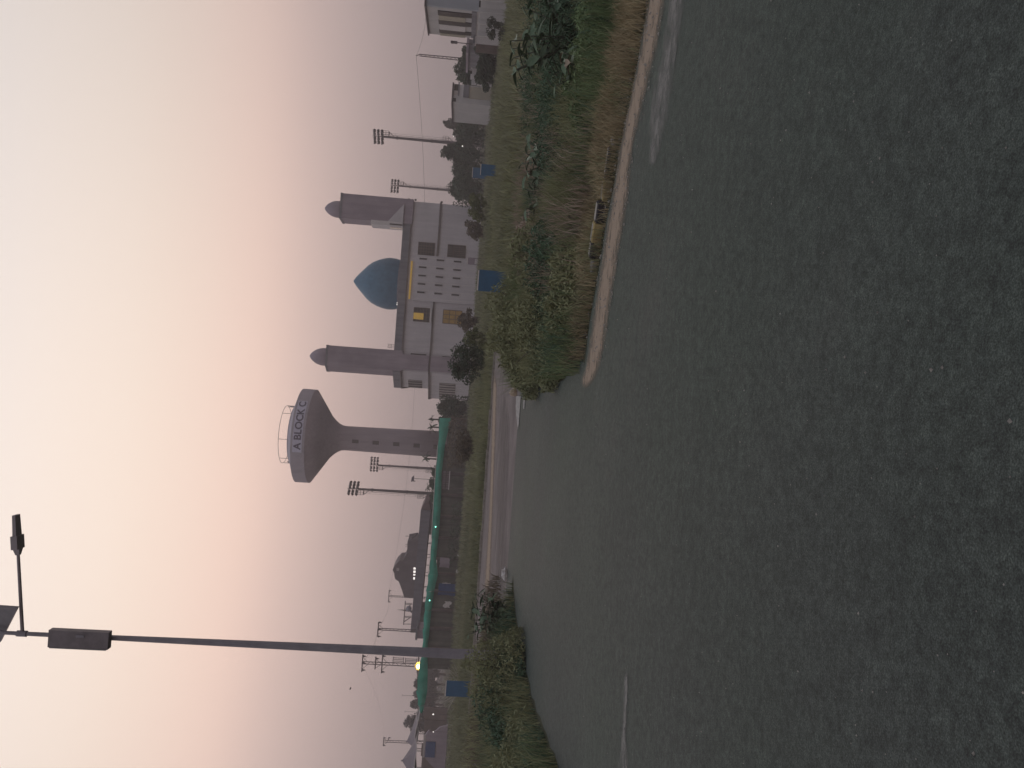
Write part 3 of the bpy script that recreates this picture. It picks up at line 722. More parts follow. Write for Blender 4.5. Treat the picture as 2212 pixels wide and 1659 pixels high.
# barred gate, tarpaulin, litter along the wall
wally = lambda py: float(np.interp(py, [f[0] for f in fence_pts], [f[3] for f in fence_pts]))
a_, b_ = at(955, 1056, 92), at(971, 1018, 92)
gt = thing('barred_gate', 'dark barred gate in the wall under the mesh screen', 'gate', (a_.x, 92, 0))
gz0, gz1 = b_.z, a_.z
MB().box(a_.x, b_.x, 92.03, 92.1, gz0, gz1).build('gate_leaf', 'box_dark', gt)
for i in range(9):
    xx = a_.x+(b_.x-a_.x)*i/8; MB().box(xx-.03, xx+.03, 91.93, 91.99, gz0, gz1).build('bar', 'steel', gt)
for z in (gz0-.05, (gz0+gz1)/2, gz1+.02): MB().box(a_.x-.05, b_.x+.05, 91.85, 91.92, z-.04, z+.04).build('rail', 'wall_pale' if z < gz0 else 'steel', gt)
for xx in (a_.x+.15, b_.x-.15): MB().box(xx-.05, xx+.05, 92.2, 92.35, 0, gz0).build('gate_post', 'steel', gt)
def sheet(name, label, cat, pxa, pxb, pya, pyb, Y, material, legs=True, wav=.06, topm=None):
    A_, B_ = at(pxa, pya, Y), at(pxb, pyb, Y); x0, x1 = min(A_.x, B_.x), max(A_.x, B_.x); z0, z1 = min(A_.z, B_.z), max(A_.z, B_.z)
    t_ = thing(name, label, cat, ((x0+x1)/2, Y, 0)); vs = []; fs = []; n, m_ = 8, 5
    for i in range(n+1):
        for j in range(m_+1):
            vs.append((x0+(x1-x0)*i/n, Y+wav*math.sin(i*1.9+j*.7), z0+(z1-z0)*j/m_+wav*.6*math.sin(i*2.3)*(j in (0, m_))))
    fs = [(i*(m_+1)+j, (i+1)*(m_+1)+j, (i+1)*(m_+1)+j+1, i*(m_+1)+j+1) for i in range(n) for j in range(m_)]
    mb = MB(); mb.add(vs, fs); mb.add([(x, y+.03, z) for x, y, z in vs], [f[::-1] for f in fs]); mb.build('sheet', material, t_, smooth=True)
    if legs:
        for xx in (x0+.05, x1-.05): MB().tube((xx, Y+.12, 0), (xx, Y+.12, z1), .03, None, 5).build('stake', 'steel', t_)
    return t_
sheet('blue_tarpaulin', 'faded blue tarpaulin hung on the dark wall left of the gate', 'tarpaulin', 945, 985, 1300, 1262, wally(1280)+.25, 'blue_far', legs=False)
sheet('grey_tarpaulin', 'grey sheet hung between the blue tarpaulin and the dark gate', 'tarpaulin', 948, 972, 1240, 1205, wally(1222)+.25, 'cement', legs=False)
# the gap block left of the grandstand (pale gate house)
a_, b_ = at(900, 1379, 95), at(915, 1360, 95)
gh = thing('gatehouse', 'small pale gatehouse at the end of the grandstand', 'building', ((a_.x+b_.x)/2, 95, 0))
MB().box(a_.x, b_.x, 95, 98, 0, at(902, 1370, 95).z).build('wall', 'cement', gh)
MB().box(a_.x-.15, b_.x+.15, 94.85, 98.15, at(902, 1370, 95).z+.002, at(902, 1370, 95).z+.25).build('roof', 'parapet', gh)
c1, c2 = at(928, 1376, 95), at(940, 1361, 95)
MB().box(c1.x, c2.x, 94.93, 94.998, c2.z, c1.z).build('window', 'slat_pale', gh)
MB().box(c1.x, c1.x+.9, 94.9, 94.998, 0, 1.9).build('door', 'window_dark', gh)
for i, (px, py, s_, lab) in enumerate([(990, 1236, .40, 'crumpled white litter at the wall foot below the tarpaulins'), (994, 1199, .34, 'small white scrap at the wall foot below the grandstand')]):
    p = at(px, py, wally(py)-.6); r2 = random.Random(i); mb = MB(); mb.ball((0, 0, 0), s_*.8, 8, (1.0, .7, .8))
    mb.v = [(p.x+x*(1+r2.uniform(-.5, .3)), p.y+y, max(-.02, .18+z*(1+r2.uniform(-.4, .4)))) for x, y, z in mb.v]
    tag(mb.build('litter', 'stone_white'), lab, 'litter', 'litter along the wall')
for i, (px, py, w, h, lab) in enumerate([(962, 1262, .3, .9, 'narrow white rag hung on the wall beside the blue tarpaulin'), (966, 1306, .7, .7, 'white bundle hung at the lower edge of the blue tarpaulin')]):
    Y = wally(py)-.05; p = at(px, py, Y); mb = MB(); r2 = random.Random(i+9); n = 6
    vs = [(p.x+w*(a/n-.5)+r2.uniform(-.05, .05), Y-.02-.06*r2.random(), p.z+h*(b/n-.5)+.15*math.sin(a)) for a in range(n+1) for b in range(n+1)]
    fs = [(a*(n+1)+b, (a+1)*(n+1)+b, (a+1)*(n+1)+b+1, a*(n+1)+b+1) for a in range(n) for b in range(n)]
    mb.add(vs, fs).add([(x, y+.06, z) for x, y, z in vs], [f[::-1] for f in fs])
    tag(mb.build('hung_rag', 'stone_white'), lab, 'rag', 'rags on the wall')

# ================================================================== GRANDSTAND, DARK HALL, ROOF FRAME
GY = 132
z_t, z_b = at(898, 1230, GY).z, at(918.5, 1230, GY).z
xl, xr = at(900, 1367, GY).x, at(910, 1102, GY).x; xe = at(916, 1085, GY).x
gs = thing('grandstand', 'long flat roofed grandstand open under its dark roof slab', 'grandstand', ((xl+xr)/2, GY, 0))
MB().slab([(xl, z_b+.35), (xr, z_b-.2), (xr, z_t-.15), (xl, z_t+.15)], GY, GY+9).build('roof', 'roof_slab', gs)
MB().slab([(xr+.01, z_b-.2), (xe, z_b+.15), (xe, z_t-.7), (xr+.01, z_t-.15)], GY+.4, GY+9).build('roof_end', 'roof_end', gs)
xo0, xo1 = at(915, 1325, GY).x, at(925, 1161, GY).x
MB().box(xl, xo0-.4, GY+.5, GY+8, 0, z_b+.28).build('end_wall', 'wall_dark', gs)
MB().box(xo1+.4, xr-.1, GY+.5, GY+8, 0, z_b-.22).build('end_wall', 'wall_dark', gs)
for i in range(7):
    xx = xo0+(xo1-xo0)*(i+.3)/7
    MB().tube((xx, GY+1.2, 0), (xx, GY+1.2, z_b+.05), .06, None, 6).build('column', 'steel', gs)
for i in range(5):
    xx = xo0+(xo1-xo0)*(i+.5)/5
    MB().bar((xx, GY+4, 3.2), (xx-.55, GY+4, z_b+.05), .08).build('strut', 'steel', gs)
for k in range(2):
    MB().box(xo0-.39, xo1+.39, GY+4+k*1.2, GY+5.19+k*1.2, 0, .5+.4*k).build('terrace_step', 'cement', gs)
def zc3(x, y): return (1300+x/2.37)/1.823, (1800+y/2.37)/1.823
HY = GY+2.2
ol = [(830, 1312), (692, 1312), (684, 1285), (665, 1225), (640, 1160), (608, 1140), (600, 1110), (598, 1085), (583, 1052), (606, 1010), (628, 988), (642, 970), (680, 968), (700, 930), (714, 900), (720, 850), (722, 790), (830, 782)]
poly = [at(*zc3(x, y), HY) for x, y in ol]
dh = thing('dark_hall', 'dark upper hall with swept curved roof and lit windows on the grandstand roof', 'building', (poly[0].x, HY, 0))
body = [(p.x, p.z) for p in poly]; zb_ = min(body[0][1], body[-1][1])
MB().slab(body, HY, HY+6.5).build('roof', 'roof_old', dh)
for y, s_ in ((1040, .26), (1070, .30), (1098, .2), (1132, .30)):
    p = at(*zc3(788-(y-1040)*.03, y), HY-.05)
    w_ = MB().box(p.x-s_*.62, p.x+s_*.62, HY-.06, HY-.003, p.z-.18, p.z+.18).build('window', 'lamp_white', dh)
p = at(*zc3(632, 1048), HY); MB().box(p.x-.25, p.x+.25, HY-.06, HY-.003, p.z-.22, p.z+.22).build('window', 'slat_pale', dh)
for (xa, ya, xb, yb) in ((736, 735, 820, 720), (740, 745, 800, 745), (740, 735, 740, 775), (760, 770, 815, 722)):
    p0, p1 = at(*zc3(xa, ya), HY), at(*zc3(xb, yb), HY); MB().bar(p0+Vector((0, 1, 0)), p1+Vector((0, 1, 0)), .22).build('eave_brace', 'roof_old', dh)
for y in (770, 850, 866):
    p0, p1 = at(*zc3(724, y), HY), at(*zc3(692, y), HY); MB().tube(p0+Vector((0, 3, 0)), p1+Vector((0, 3, 0)), .05, None, 5).build('aerial', 'steel_dark', dh)
def zc3b(x, y): return (1540+x/4.147)/1.823, (2050+y/4.147)/1.823
RY = GY+2
q3 = lambda x, y: at(*zc3b(x, y), RY)
rf = thing('roof_frame', 'steel frame with spiked aerial standing on the grandstand roof', 'frame', Vector((q3(340, 1480).x, RY, z_t)))
for (a1, a2, b1, b2, w) in ((234, 1312, 205, 1700, .18), (234, 1350, 345, 1352, .1), (240, 1368, 345, 1372, .1), (240, 1440, 325, 1372, .14), (218, 1565, 340, 1560, .1), (225, 1580, 335, 1580, .1), (215, 1650, 318, 1580, .14), (205, 1690, 345, 1690, .1)):
    MB().bar(q3(a1, a2), q3(b1, b2), w).build('frame_bar', 'steel_dark', rf)
MB().tube(q3(110, 1455), q3(235, 1465), .03, .12, 6).tube(q3(235, 1465), q3(345, 1480), .2, .12, 6).build('aerial', 'steel_dark', rf)
pd = q3(290, 1440); MB().lathe([(.02, pd.z-.5), (.4, pd.z-.4), (.55, pd.z), (.4, pd.z+.4), (.02, pd.z+.5)], (pd.x, pd.y), 12).build('dish', 'galv', rf, smooth=True)
MB().bar(q3(265, 1400), q3(335, 1505), .2).build('frame_bar', 'steel_dark', rf)
# small solar panel on a thin post
def zc7(x, y): return (1320+x/5.53)/1.823, (1800+y/5.53)/1.823
PY_ = 108; q7 = lambda x, y: at(*zc7(x, y), PY_)
sp = thing('solar_sign', 'small solar panel on a thin post between the two floodlight masts', 'solar panel', Vector((q7(1750, 470).x, PY_, 0)))
A_, B_, C_, D_ = q7(1665, 440), q7(1720, 400), q7(1715, 520), q7(1650, 545)
for p in (A_, B_): p.y += .15
MB().add([A_, B_, C_, D_]+[Vector(p)+Vector((0, .06, 0)) for p in (A_, B_, C_, D_)], [(0, 1, 2, 3), (7, 6, 5, 4), (0, 4, 5, 1), (1, 5, 6, 2), (2, 6, 7, 3), (3, 7, 4, 0)]).build('panel', 'pv_glass', sp)
p = q7(1720, 468); MB().tube((p.x, PY_+.1, 0), (p.x, PY_+.1, p.z), .035, None, 6).build('post', 'steel', sp)
MB().bar(q7(1700, 525), q7(1745, 522), .12).build('bracket', 'steel_dark', sp)

# ================================================================== TENTS, FAR LEFT
def tent(label, pk_px, pk_py, pyl, pyr, eave_px, Y, sag=.35):
    pk = at(pk_px, pk_py, Y+3); x0 = at(eave_px, pyl, Y).x; x1 = at(eave_px, pyr, Y).x; ze = at(eave_px, (pyl+pyr)/2, Y).z
    t_ = thing('pointed_tent', label, 'tent', ((x0+x1)/2, Y, 0), 'pointed tents')
    nr, ns = 8, 24; vs = []; fs = []
    cor = [(x0, Y), (x1, Y), (x1, Y+6), (x0, Y+6)]
    per_ = []
    for k in range(4):
        for j in range(6):
            q = j/6; per_.append((cor[k][0]*(1-q)+cor[(k+1) % 4][0]*q, cor[k][1]*(1-q)+cor[(k+1) % 4][1]*q, ze+.25*math.sin(q*PI)))
    for i in range(nr+1):
        w = i/nr
        for p in per_:
            zz = p[2]+(pk.z-p[2])*(w**1.35); vs.append((p[0]+(pk.x-p[0])*w, p[1]+(pk.y-p[1])*w, zz))
    for i in range(nr):
        for j in range(24):
            a_ = i*24+j; b_ = i*24+(j+1) % 24; fs.append((a_, b_, b_+24, a_+24))
    MB().add(vs, fs).build('canopy', 'tent', t_)
    mb = MB()
    for j in range(24):
        a_, b_ = per_[j], per_[(j+1) % 24]; mb.tube((a_[0], a_[1], a_[2]-.05), (b_[0], b_[1], b_[2]-.05), .08, None, 4, False)
    mb.build('valance', 'wall_pale', t_)
    for c in cor: MB().tube((c[0], c[1], 0), (c[0], c[1], ze-.12), .06, None, 6).build('post', 'steel', t_)
    MB().ball((pk.x, pk.y, pk.z), .14, 6).build('finial', 'box_dark', t_)
tent('nearer tall pointed tent roof at the edge beside a lower tent', 868, 1643, 1700, 1617, 897, 118)
tent('lower pointed tent roof below the distant lattice pole', 878, 1602, 1622, 1560, 899, 124)
tent('flattest pointed tent roof beside the end of the mesh screen', 890, 1572, 1600, 1541, 904, 132)
a_, b_ = at(908, 1600, 108), at(908, 1528, 108)
lw = thing('mud_wall', 'low brown wall under the pointed tents', 'wall', ((a_.x+b_.x)/2-3, 108, 0))
for i in range(8):
    xx = a_.x-9+(b_.x-a_.x+9)*i/8; x2 = a_.x-9+(b_.x-a_.x+9)*(i+1)/8
    MB().box(xx+.02, x2-.02, 108, 108.3, 0, 3.1+.2*math.sin(i*2.1)).build('wall_panel', 'wall_brown', lw)
# whitewashed plinth with a blue sheet
a_, b_ = at(918, 1634, 96), at(958, 1588, 96)
pl = thing('whitewashed_plinth', 'ragged whitewashed plinth round a blue sheet below the tents', 'wall', ((a_.x+b_.x)/2, 96, 0))
MB().slab([(a_.x-1.6, 0), (b_.x+1.2, 0), (b_.x+.9, 1.0), (b_.x+.2, 1.7), (b_.x+.5, 2.3), (b_.x-.1, 2.7), (a_.x, a_.z+.12), (a_.x-.8, 2.0), (a_.x-1.5, 1.2)], 96, 96.4).build('plaster', 'cement', pl)
MB().slab([(a_.x-.1, a_.z+.13), (b_.x-.1, a_.z+.05), (b_.x-.15, a_.z+.35), (a_.x-.2, a_.z+.3)], 95.97, 96.35).build('ledge', 'slat_pale', pl)
MB().box(a_.x-.05, at(930, 1602, 96).x, 95.9, 95.99, at(940, 1618, 96).z, at(919, 1618, 96).z).build('blue_sheet', 'blue_far', pl)
for i, (px, py, Y, lab) in enumerate([(935.8, 1543, 92, 'tiny white lamp on the brown ground under the tents'), (936, 1581, 92, 'faint white lamp beside the whitewashed plinth'), (999, 315.7, 105, 'tiny white lamp among the trees below the tall mast'), (980, 294, 120, 'pale light in the treetops right of the mast')]):
    p = at(px, py, Y); t_ = thing('small_lamp', lab, 'lamp', (p.x, Y, 0)); MB().ball(p, .10 if i in (0, 2) else .07, 8).build('bulb', 'lamp_white', t_); MB().tube((p.x, Y+.1, 0), (p.x, Y+.1, p.z), .025, None, 5).build('post', 'steel', t_)
# warm lit lamp beside the street lamp
p = at(905, 1440, 84); t_ = thing('lit_lamp', 'glowing yellow lamp on a thin post just left of the street lamp', 'lamp', (p.x, 84, 0))
MB().ball(p, .24, 14, (1, .6, 1.2)).build('bulb', 'lamp_warm', t_)
MB().lathe([(.20, 0), (.46, .02), (.46, .06), (.2, .06)], (0, 0), 18).build('halo_ring', 'lamp_halo', None)  # self-lit ring added to imitate the warm halo round the bulb
rf_ = [o for o in COL.objects if o.name.startswith('halo_ring')][-1]; rf_.parent = t_; rf_.location = (0, .22, p.z); rf_.rotation_euler = (PI/2, 0, 0)
MB().tube((p.x, 84.35, 0), (p.x, 84.35, p.z+.2), .05, None, 6).build('post', 'steel', t_)
MB().box(p.x-.34, p.x+.34, 84.05, 84.3, p.z+.30, p.z+.36).build('hood', 'steel_dark', t_)
pld = bpy.data.lights.new('lit_lamp_light', 'POINT'); pld.energy = 60; pld.color = (1, .75, .35); pld.shadow_soft_size = .3
plo = bpy.data.objects.new('lit_lamp_light', pld); COL.objects.link(plo); plo.location = (0, -.45, p.z); plo.parent = t_
# distant thin aerials and bird
for px, py, pb, lab in ((868, 1502, 886, 'thin aerial mast above the far left trees'), (874, 1537, 890, 'thin aerial mast rising beside the flattest tent')):
    a_ = at(px, py, 165); tag(MB().tube((a_.x, 165, 0), a_, .06, .03, 5).bar(a_-Vector((.3, 0, .1)), a_+Vector((.3, 0, -.1)), .05).build('aerial_mast', 'steel'), lab, 'aerial')
p = at(757, 1487, 90); mb = MB(); mb.ball(p, .10, 8, (1.6, .8, .8)); mb.add([p+Vector((-.05, 0, .03)), p+Vector((-.3, .1, .16)), p+Vector((.05, 0, .05)), p+Vector((.33, .05, .14))], [(0, 1, 2), (0, 2, 3)])
tag(mb.build('flying_bird', 'bird'), 'small dark bird flying in the sky above the lit lamp', 'bird')
p = at(978, 92, 80); mb = MB(); mb.ball(p, .10, 8, (1.4, .8, .8)); mb.add([p+Vector((-.05, 0, .03)), p+Vector((-.2, .1, .1)), p+Vector((.05, 0, .05)), p+Vector((.2, .05, .12))], [(0, 1, 2), (0, 2, 3)])
tag(mb.build('flying_bird', 'bird'), 'small dark bird just above the far street light by the white house', 'bird')

# ================================================================== HOUSES AT THE RIGHT
# modern white house
h0 = at(921, 13, 60); h1 = at(927.9, 73, 65.7); zr = h0.z
hs = thing('white_house', 'modern white house with tall dark window strips behind a wall', 'house', (h0.x, 60, 0))
u = Vector((h1.x-h0.x, 65.7-60)); ln = u.length; u /= ln; nrm_ = Vector((u.y, -u.x)); nrm_ = nrm_ if nrm_.y < 0 else -nrm_
P0 = Vector((h0.x, 60)); 
OUT = Vector((-u.y, u.x)); RT = -OUT
def hq(s0, s1, o0, o1): return [tuple(P0+u*s0+OUT*o1), tuple(P0+u*s1+OUT*o1), tuple(P0+u*s1+OUT*o0), tuple(P0+u*s0+OUT*o0)]
MB().prism(hq(0, ln, -9, 0), 0, zr).build('wall', 'house_white', hs)
MB().prism(hq(-.25, -.003, -9.1, .02), 2.15, zr+.02).build('front_wall', 'house_blue', hs)
MB().prism(hq(-.12, -.003, -8.8, -.3), 0, 2.148).build('porch', 'window_dark', hs)  # flat slab; shade of the porch recess put into its dark colour
MB().prism(hq(-.35, ln+.1, -9.2, .12), zr+.022, zr+.14).build('roof_edge', 'steel_dark', hs)
zt_, zb2 = at(947, 45, 62.5).z, at(1019, 45, 62.5).z
for (a0, a1) in ((.10, .24), (.42, .56), (.77, .89)):
    w_ = MB().prism(hq(ln*a0, ln*a1, .003, .06), zb2, zt_).build('window', 'window_dark', hs)
    for zz in (zb2+(zt_-zb2)*.33, zb2+(zt_-zb2)*.66): MB().prism(hq(ln*a0, ln*a1, .062, .10), zz-.03, zz+.03).build('bar', 'steel', w_)
for (a0, a1, mm) in ((.25, .41, 'beige'), (.57, .76, 'wall_pale'), (.90, .99, 'beige')):
    MB().prism(hq(ln*a0, ln*a1, .003, .07), zb2+.5, zt_-.05).build('cladding', mm, hs)
MB().prism(hq(.1, ln*.99, .003, .05), zb2-.4, zb2-.002).build('plinth', 'parapet', hs)
# compound wall in front
cw0, cw1 = at(1022, 72, 55), at(1022, -60, 52)
cw = thing('compound_wall', 'pale compound wall in front of the modern white house', 'wall', (cw0.x, 54, 0))
for i in range(5):
    q0 = cw0.lerp(cw1, i/5); q1 = cw0.lerp(cw1, (i+1)/5)
    MB().prism([(q0.x+.02, q0.y), (q1.x-.02, q1.y), (q1.x-.02, q1.y+.25), (q0.x+.02, q0.y+.25)], 0, 1.98).build('wall_panel', 'house_white', cw)
    MB().box(q0.x-.16, q0.x+.16, q0.y-.12, q0.y-.004, 0, 2.1).build('pilaster', 'house_white', cw)
# gate pillars and low grey house
g0 = at(1015, 80, 62)
gp = thing('gate_pillar', 'pale gate pillar at the corner of the white house', 'pillar', (g0.x, 62, 0))
MB().box(g0.x-.45, g0.x+.1, 62, 62.5, 0, 2.3).build('shaft', 'wall_pale', gp); MB().box(g0.x-.5, g0.x+.15, 61.95, 62.55, 2.302, 2.45).build('cap', 'parapet', gp)
MB().box(g0.x-1.1, g0.x-.46, 62.1, 62.2, 0, 2.2).build('gate_leaf', 'wall_brown', gp)
l0, l1 = at(1010, 112, 84), at(1010, 84, 84)
lh = thing('grey_outbuilding', 'low grey outbuilding behind the bushes left of the white house', 'building', ((l0.x+l1.x)/2, 84, 0))
MB().box(l0.x, l1.x, 84, 89, 0, at(1013, 98, 84).z).build('wall', 'parapet', lh); MB().box(l0.x-.2, l1.x+.2, 83.8, 89.2, at(1013, 98, 84).z+.002, at(1012, 98, 84).z+.2).build('roof', 'cement', lh)
MB().box(l0.x+.5, l0.x+1.3, 83.93, 83.998, 1.0, 2.2).build('window', 'window_dark', lh)
MB().box(l1.x-1.0, l1.x-.2, 83.93, 83.998, 0, 2.1).build('door', 'wall_brown', lh)
w0, w1 = at(1016, 182, 88), at(1012, 112, 88)
wl = thing('low_white_wall', 'low white wall between the small white house and the outbuilding', 'wall', ((w0.x+w1.x)/2, 88, 0))
for i in range(6):
    x0 = w0.x+(w1.x-w0.x)*i/6; x1 = w0.x+(w1.x-w0.x)*(i+1)/6
    MB().box(x0+.02, x1-.02, 88, 88.25, 0, w0.z-.1+.15*(i % 2)).build('wall_panel', 'wall_pale' if i % 3 else 'house_white', wl)
# small white house with garage
s0, s1 = at(980, 221, 92), at(978, 181, 92); zt_ = s0.z+.1
sh_ = thing('small_white_house', 'small white house with lit upper window and wide garage door', 'house', ((s0.x+s1.x)/2, 92, 0))
MB().box(s0.x, s1.x, 92, 99, 0, zt_).build('wall', 'house_white', sh_)
MB().box(s0.x-.12, s1.x+.12, 91.85, 99.1, zt_+.002, zt_+.18).build('roof', 'steel_dark', sh_)
zz = lambda px: at(px, 201, 92).z
MB().box(s0.x+.7, s1.x-.02, 91.82, 91.998, zz(1013), zz(1001)).build('canopy', 'parapet', sh_)
MB().box(s0.x+.62, s1.x-.15, 91.93, 91.998, 0.1, zz(1013)-.01).build('garage_door', 'beige', sh_)
wx0, wx1 = at(985, 204.5, 92).x, at(985, 196.5, 92).x
w_ = MB().box(wx0, wx1, 91.94, 91.998, zz(989), zz(980.5)).build('window', 'lamp_dim' if 'lamp_dim' in MATS else 'slat_pale', sh_)
MB().box(wx0-.1, wx1+1.1, 91.95, 91.997, zz(989)-.15, zz(989)-.003).build('sill', 'parapet', sh_)
MB().box(wx1+.05, wx1+.8, 91.95, 91.998, zz(989), zz(981)).build('window', 'window_dark', sh_)
MB().box(s0.x+.1, s0.x+.5, 91.95, 91.998, zz(986), zz(979)).build('window', 'window_dark', sh_)
# far street light
p = at(988, 92, 70); st = thing('far_street_light', 'thin dark street light between the trees and the white house', 'street lamp', (p.x, 70, 0))
MB().tube((p.x, 70, 0), (p.x, 70, p.z), .05, .035, 6).build('post', 'steel_dark', st); MB().box(p.x-.09, p.x+.09, 69.9, 70.1, p.z, p.z+.6).build('lamp_head', 'steel_dark', st)

# ================================================================== TREES
TG = 'trees round the sports ground and houses'
tl = [('broad dark tree beside the small white house', 240, 125, 978, 52, 'leaf_dark'), ('tall grey slim tree standing above the right hand tree belt', 266, 150, 949, 24, 'leaf_grey'),
      ('dark round tree right of the tall floodlight mast', 285, 122, 974, 50, 'leaf_dark'), ('pointed dark tree left of the tall floodlight mast', 329, 120, 945, 42, 'leaf_dark'),
      ('dark tree above the far blue board', 366, 124, 970, 46, 'leaf_dark'), ('dark dense tree touching the right end of the mosque', 405, 116, 964, 56, 'leaf_dark'),
      ('low dark tree between outbuilding and lattice pole', 108, 95, 991, 40, 'leaf_dark'), ('wide dark tree behind the low white wall', 150, 97, 978, 66, 'leaf_dark'),
      ('dark tree behind the mesh screen under the slimmer mast', 1022, 112, 925, 32, 'leaf_dark'), ('dark tree behind the mesh screen under the small solar panel', 1047, 114, 921, 32, 'leaf_dark'),
      ('dark tree behind the mesh screen at the foot of the tall mast', 1074, 112, 921, 34, 'leaf_dark'), ('low leafy tree between mosque and water tower', 880, 110, 941, 44, 'leaf_dark'),
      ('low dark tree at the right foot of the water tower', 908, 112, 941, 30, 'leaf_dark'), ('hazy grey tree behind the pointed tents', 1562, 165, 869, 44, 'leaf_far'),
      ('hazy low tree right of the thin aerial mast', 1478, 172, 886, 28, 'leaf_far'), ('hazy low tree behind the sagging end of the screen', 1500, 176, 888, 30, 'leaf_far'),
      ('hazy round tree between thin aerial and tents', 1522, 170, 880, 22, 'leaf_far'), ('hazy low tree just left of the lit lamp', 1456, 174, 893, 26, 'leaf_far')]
for i, (lab, py, Y, top, w, mm) in enumerate(tl):
    p = at(top, py, Y); X = at((top+990)/2, py, Y).x; wm = w*Y/1660
    tree('tree', lab, X, Y, p.z, wm*1.12, mm, 40+i, size=.34 if Y < 140 else .42, n=95, per=46, low=.0 if w > 28 else .12, group=TG)
def palm(label, px, py, Y, seed, fr=1.5):
    rs = np.random.default_rng(seed); p = at(px, py, Y); X, H = p.x, p.z
    t = thing('palm_tree', label, 'palm tree', (X, Y, 0), 'palms by the water tower')
    MB().tube((X, Y, 0), (X, Y, H-.5), .16, .11, 7).build('trunk', 'bark', t)
    for k in range(14):
        a = rs.uniform(0, 2*PI); el = rs.uniform(-.2, 1.2); mb = MB(); pr = Vector((X, Y, H-.5)); d = Vector((math.cos(a)*math.cos(el), math.sin(a)*math.cos(el), math.sin(el)))
        for s_ in range(5):
            q = pr+d*fr/5; sd_ = d.cross(Vector((0, 0, 1))).normalized()*(.16*(1-s_/5.5)+.03)
            mb.add([pr+sd_, pr-sd_, q-sd_*.8, q+sd_*.8], [(0, 1, 2, 3)]); pr = q; d = (d+Vector((0, 0, -.28))).normalized()
        mb.build('frond', 'leaf_dark', t)
palm('palm tree left of the water tower foot', 915, 990, 118, 1, 1.7)
palm('short palm tree right of the water tower foot', 927, 922, 114, 2, 1.3)
palm('thin tall palm between mosque and water tower', 926, 905, 116, 3, .8)
# clipped and wild hedges
def hedge(label, x0, x1, Y, h, depth, material, seed, size=.3, dens=60):
    rs = np.random.default_rng(seed); t = thing('hedge', label, 'hedge', ((x0+x1)/2, Y, 0), 'hedges round the sports ground')
    n = int((x1-x0)*h*dens); x = rs.uniform(x0, x1, n); top = h*(.82+.25*patch(x, x*0+seed, 1.6))
    p = np.stack([x, Y+rs.uniform(0, depth, n), rs.uniform(0, 1, n)**.8*top], 1)
    mb = MB()
    for k in range(int((x1-x0)/1.5)+1): mb.tube((x0+.3+k*1.5, Y+depth*.5, 0), (x0+.3+k*1.5+rs.uniform(-.3, .3), Y+depth*.5, h*.7), .06, .02, 5)
    mb.build('stem', 'bark', t)
    v, c_, l_ = leaves(p, size, rs); np_mesh('foliage', v, c_, l_, material, t)
q = lambda px, py, Y: at(px, py, Y)
hedge('dark hedge between the left corner of the mosque and the mesh screen', q(950, 912, 109).x, q(950, 852, 109).x, 109, q(946, 880, 109).z, 1.5, 'leaf_dark', 1)
hedge('tall dark hedge behind the mesh screen under the floodlight masts', q(920, 1090, 110).x, q(920, 1012, 110).x, 110, q(924, 1050, 110).z, 2.0, 'leaf_dark', 2)
hedge('rough hedge hiding the foot of the mesh screen beside the water tower', q(985, 1012, 94).x, q(985, 898, 94).x, 94, q(966, 950, 94).z, 1.2, 'bush_brown', 3)
hedge('dark hedge filling the gap behind the far blue board', q(990, 440, 108).x, q(990, 225, 108).x, 108, q(985, 330, 108).z, 2.5, 'leaf_dark', 4)
hedge('low scrub along the dark wall below the grandstand', q(985, 1215, 87.5).x, q(985, 1075, 90).x, 87, 1.5, 1.0, 'leaf_dark', 5, .22)
# far tree belt along the horizon
rs = np.random.default_rng(5); P_ = []
for k in range(150):
    x = rs.uniform(-330, 330); c = np.array([x, 300+rs.uniform(-20, 40), rs.uniform(.5, 2.2)]); q = rs.normal(size=(50, 3))*np.array([4, 2, 1.2]); P_.append(c+q)
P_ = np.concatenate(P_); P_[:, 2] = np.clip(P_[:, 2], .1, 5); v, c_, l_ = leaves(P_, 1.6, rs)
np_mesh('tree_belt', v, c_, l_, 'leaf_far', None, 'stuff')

# ================================================================== BUSHES
g_ = gnd
bush('bush', 'large dark bush standing before the left corner of the mosque', at(1050, 785, 41).x, 41, at(971, 785, 41).z, 2.5, 'leaf_dark', 3, .13, 34, 130)
bush('bush', 'brown rounded bush below the water tower', at(1020, 965, 55).x, 55, at(977, 965, 55).z, 2.4, 'bush_brown', 4, .16, 30, 110)
bush('bush', 'low dark bush right of the large bush before the mosque', at(1040, 735, 46).x, 46, at(1000, 735, 46).z, 1.9, 'bush_green', 14, .13, 24, 100)
bush('bush', 'dark low bush before the right end of the mosque', at(1030, 450, 70).x, 70, at(1008, 450, 70).z, 3.4, 'bush_green', 5, .2, 28, 100)
bush('bush', 'brown low bush under the barred mosque windows', at(1030, 500, 80).x, 80, at(998, 500, 80).z, 2.6, 'bush_brown', 6, .2, 24, 90)
bush('bush', 'brown bush below the yellow mosque windows', at(1020, 690, 75).x, 75, at(985, 690, 75).z, 2.6, 'bush_brown', 16, .2, 24, 90)
for i, (py, w, lab) in enumerate(((108, 2.4, 'dark bush beside the gate pillar'), (138, 2.6, 'dark bush in the middle before the low white wall'), (168, 2.4, 'dark bush nearest the garage of the small house'))):
    bush('bush', lab, at(1040, py, 72).x, 72, at(1022+i, py, 72).z, w, 'leaf_dark', 20+i, .2, 28, 100)
bush('bush', 'grey green shrub against the pale compound wall', at(1040, 58, 51).x, 51, 1.5, 1.6, 'leaf_grey', 31, .12, 22, 80)
WM = {'leaf_dark': 'grass_dark', 'bush_green': 'grass_olive'}
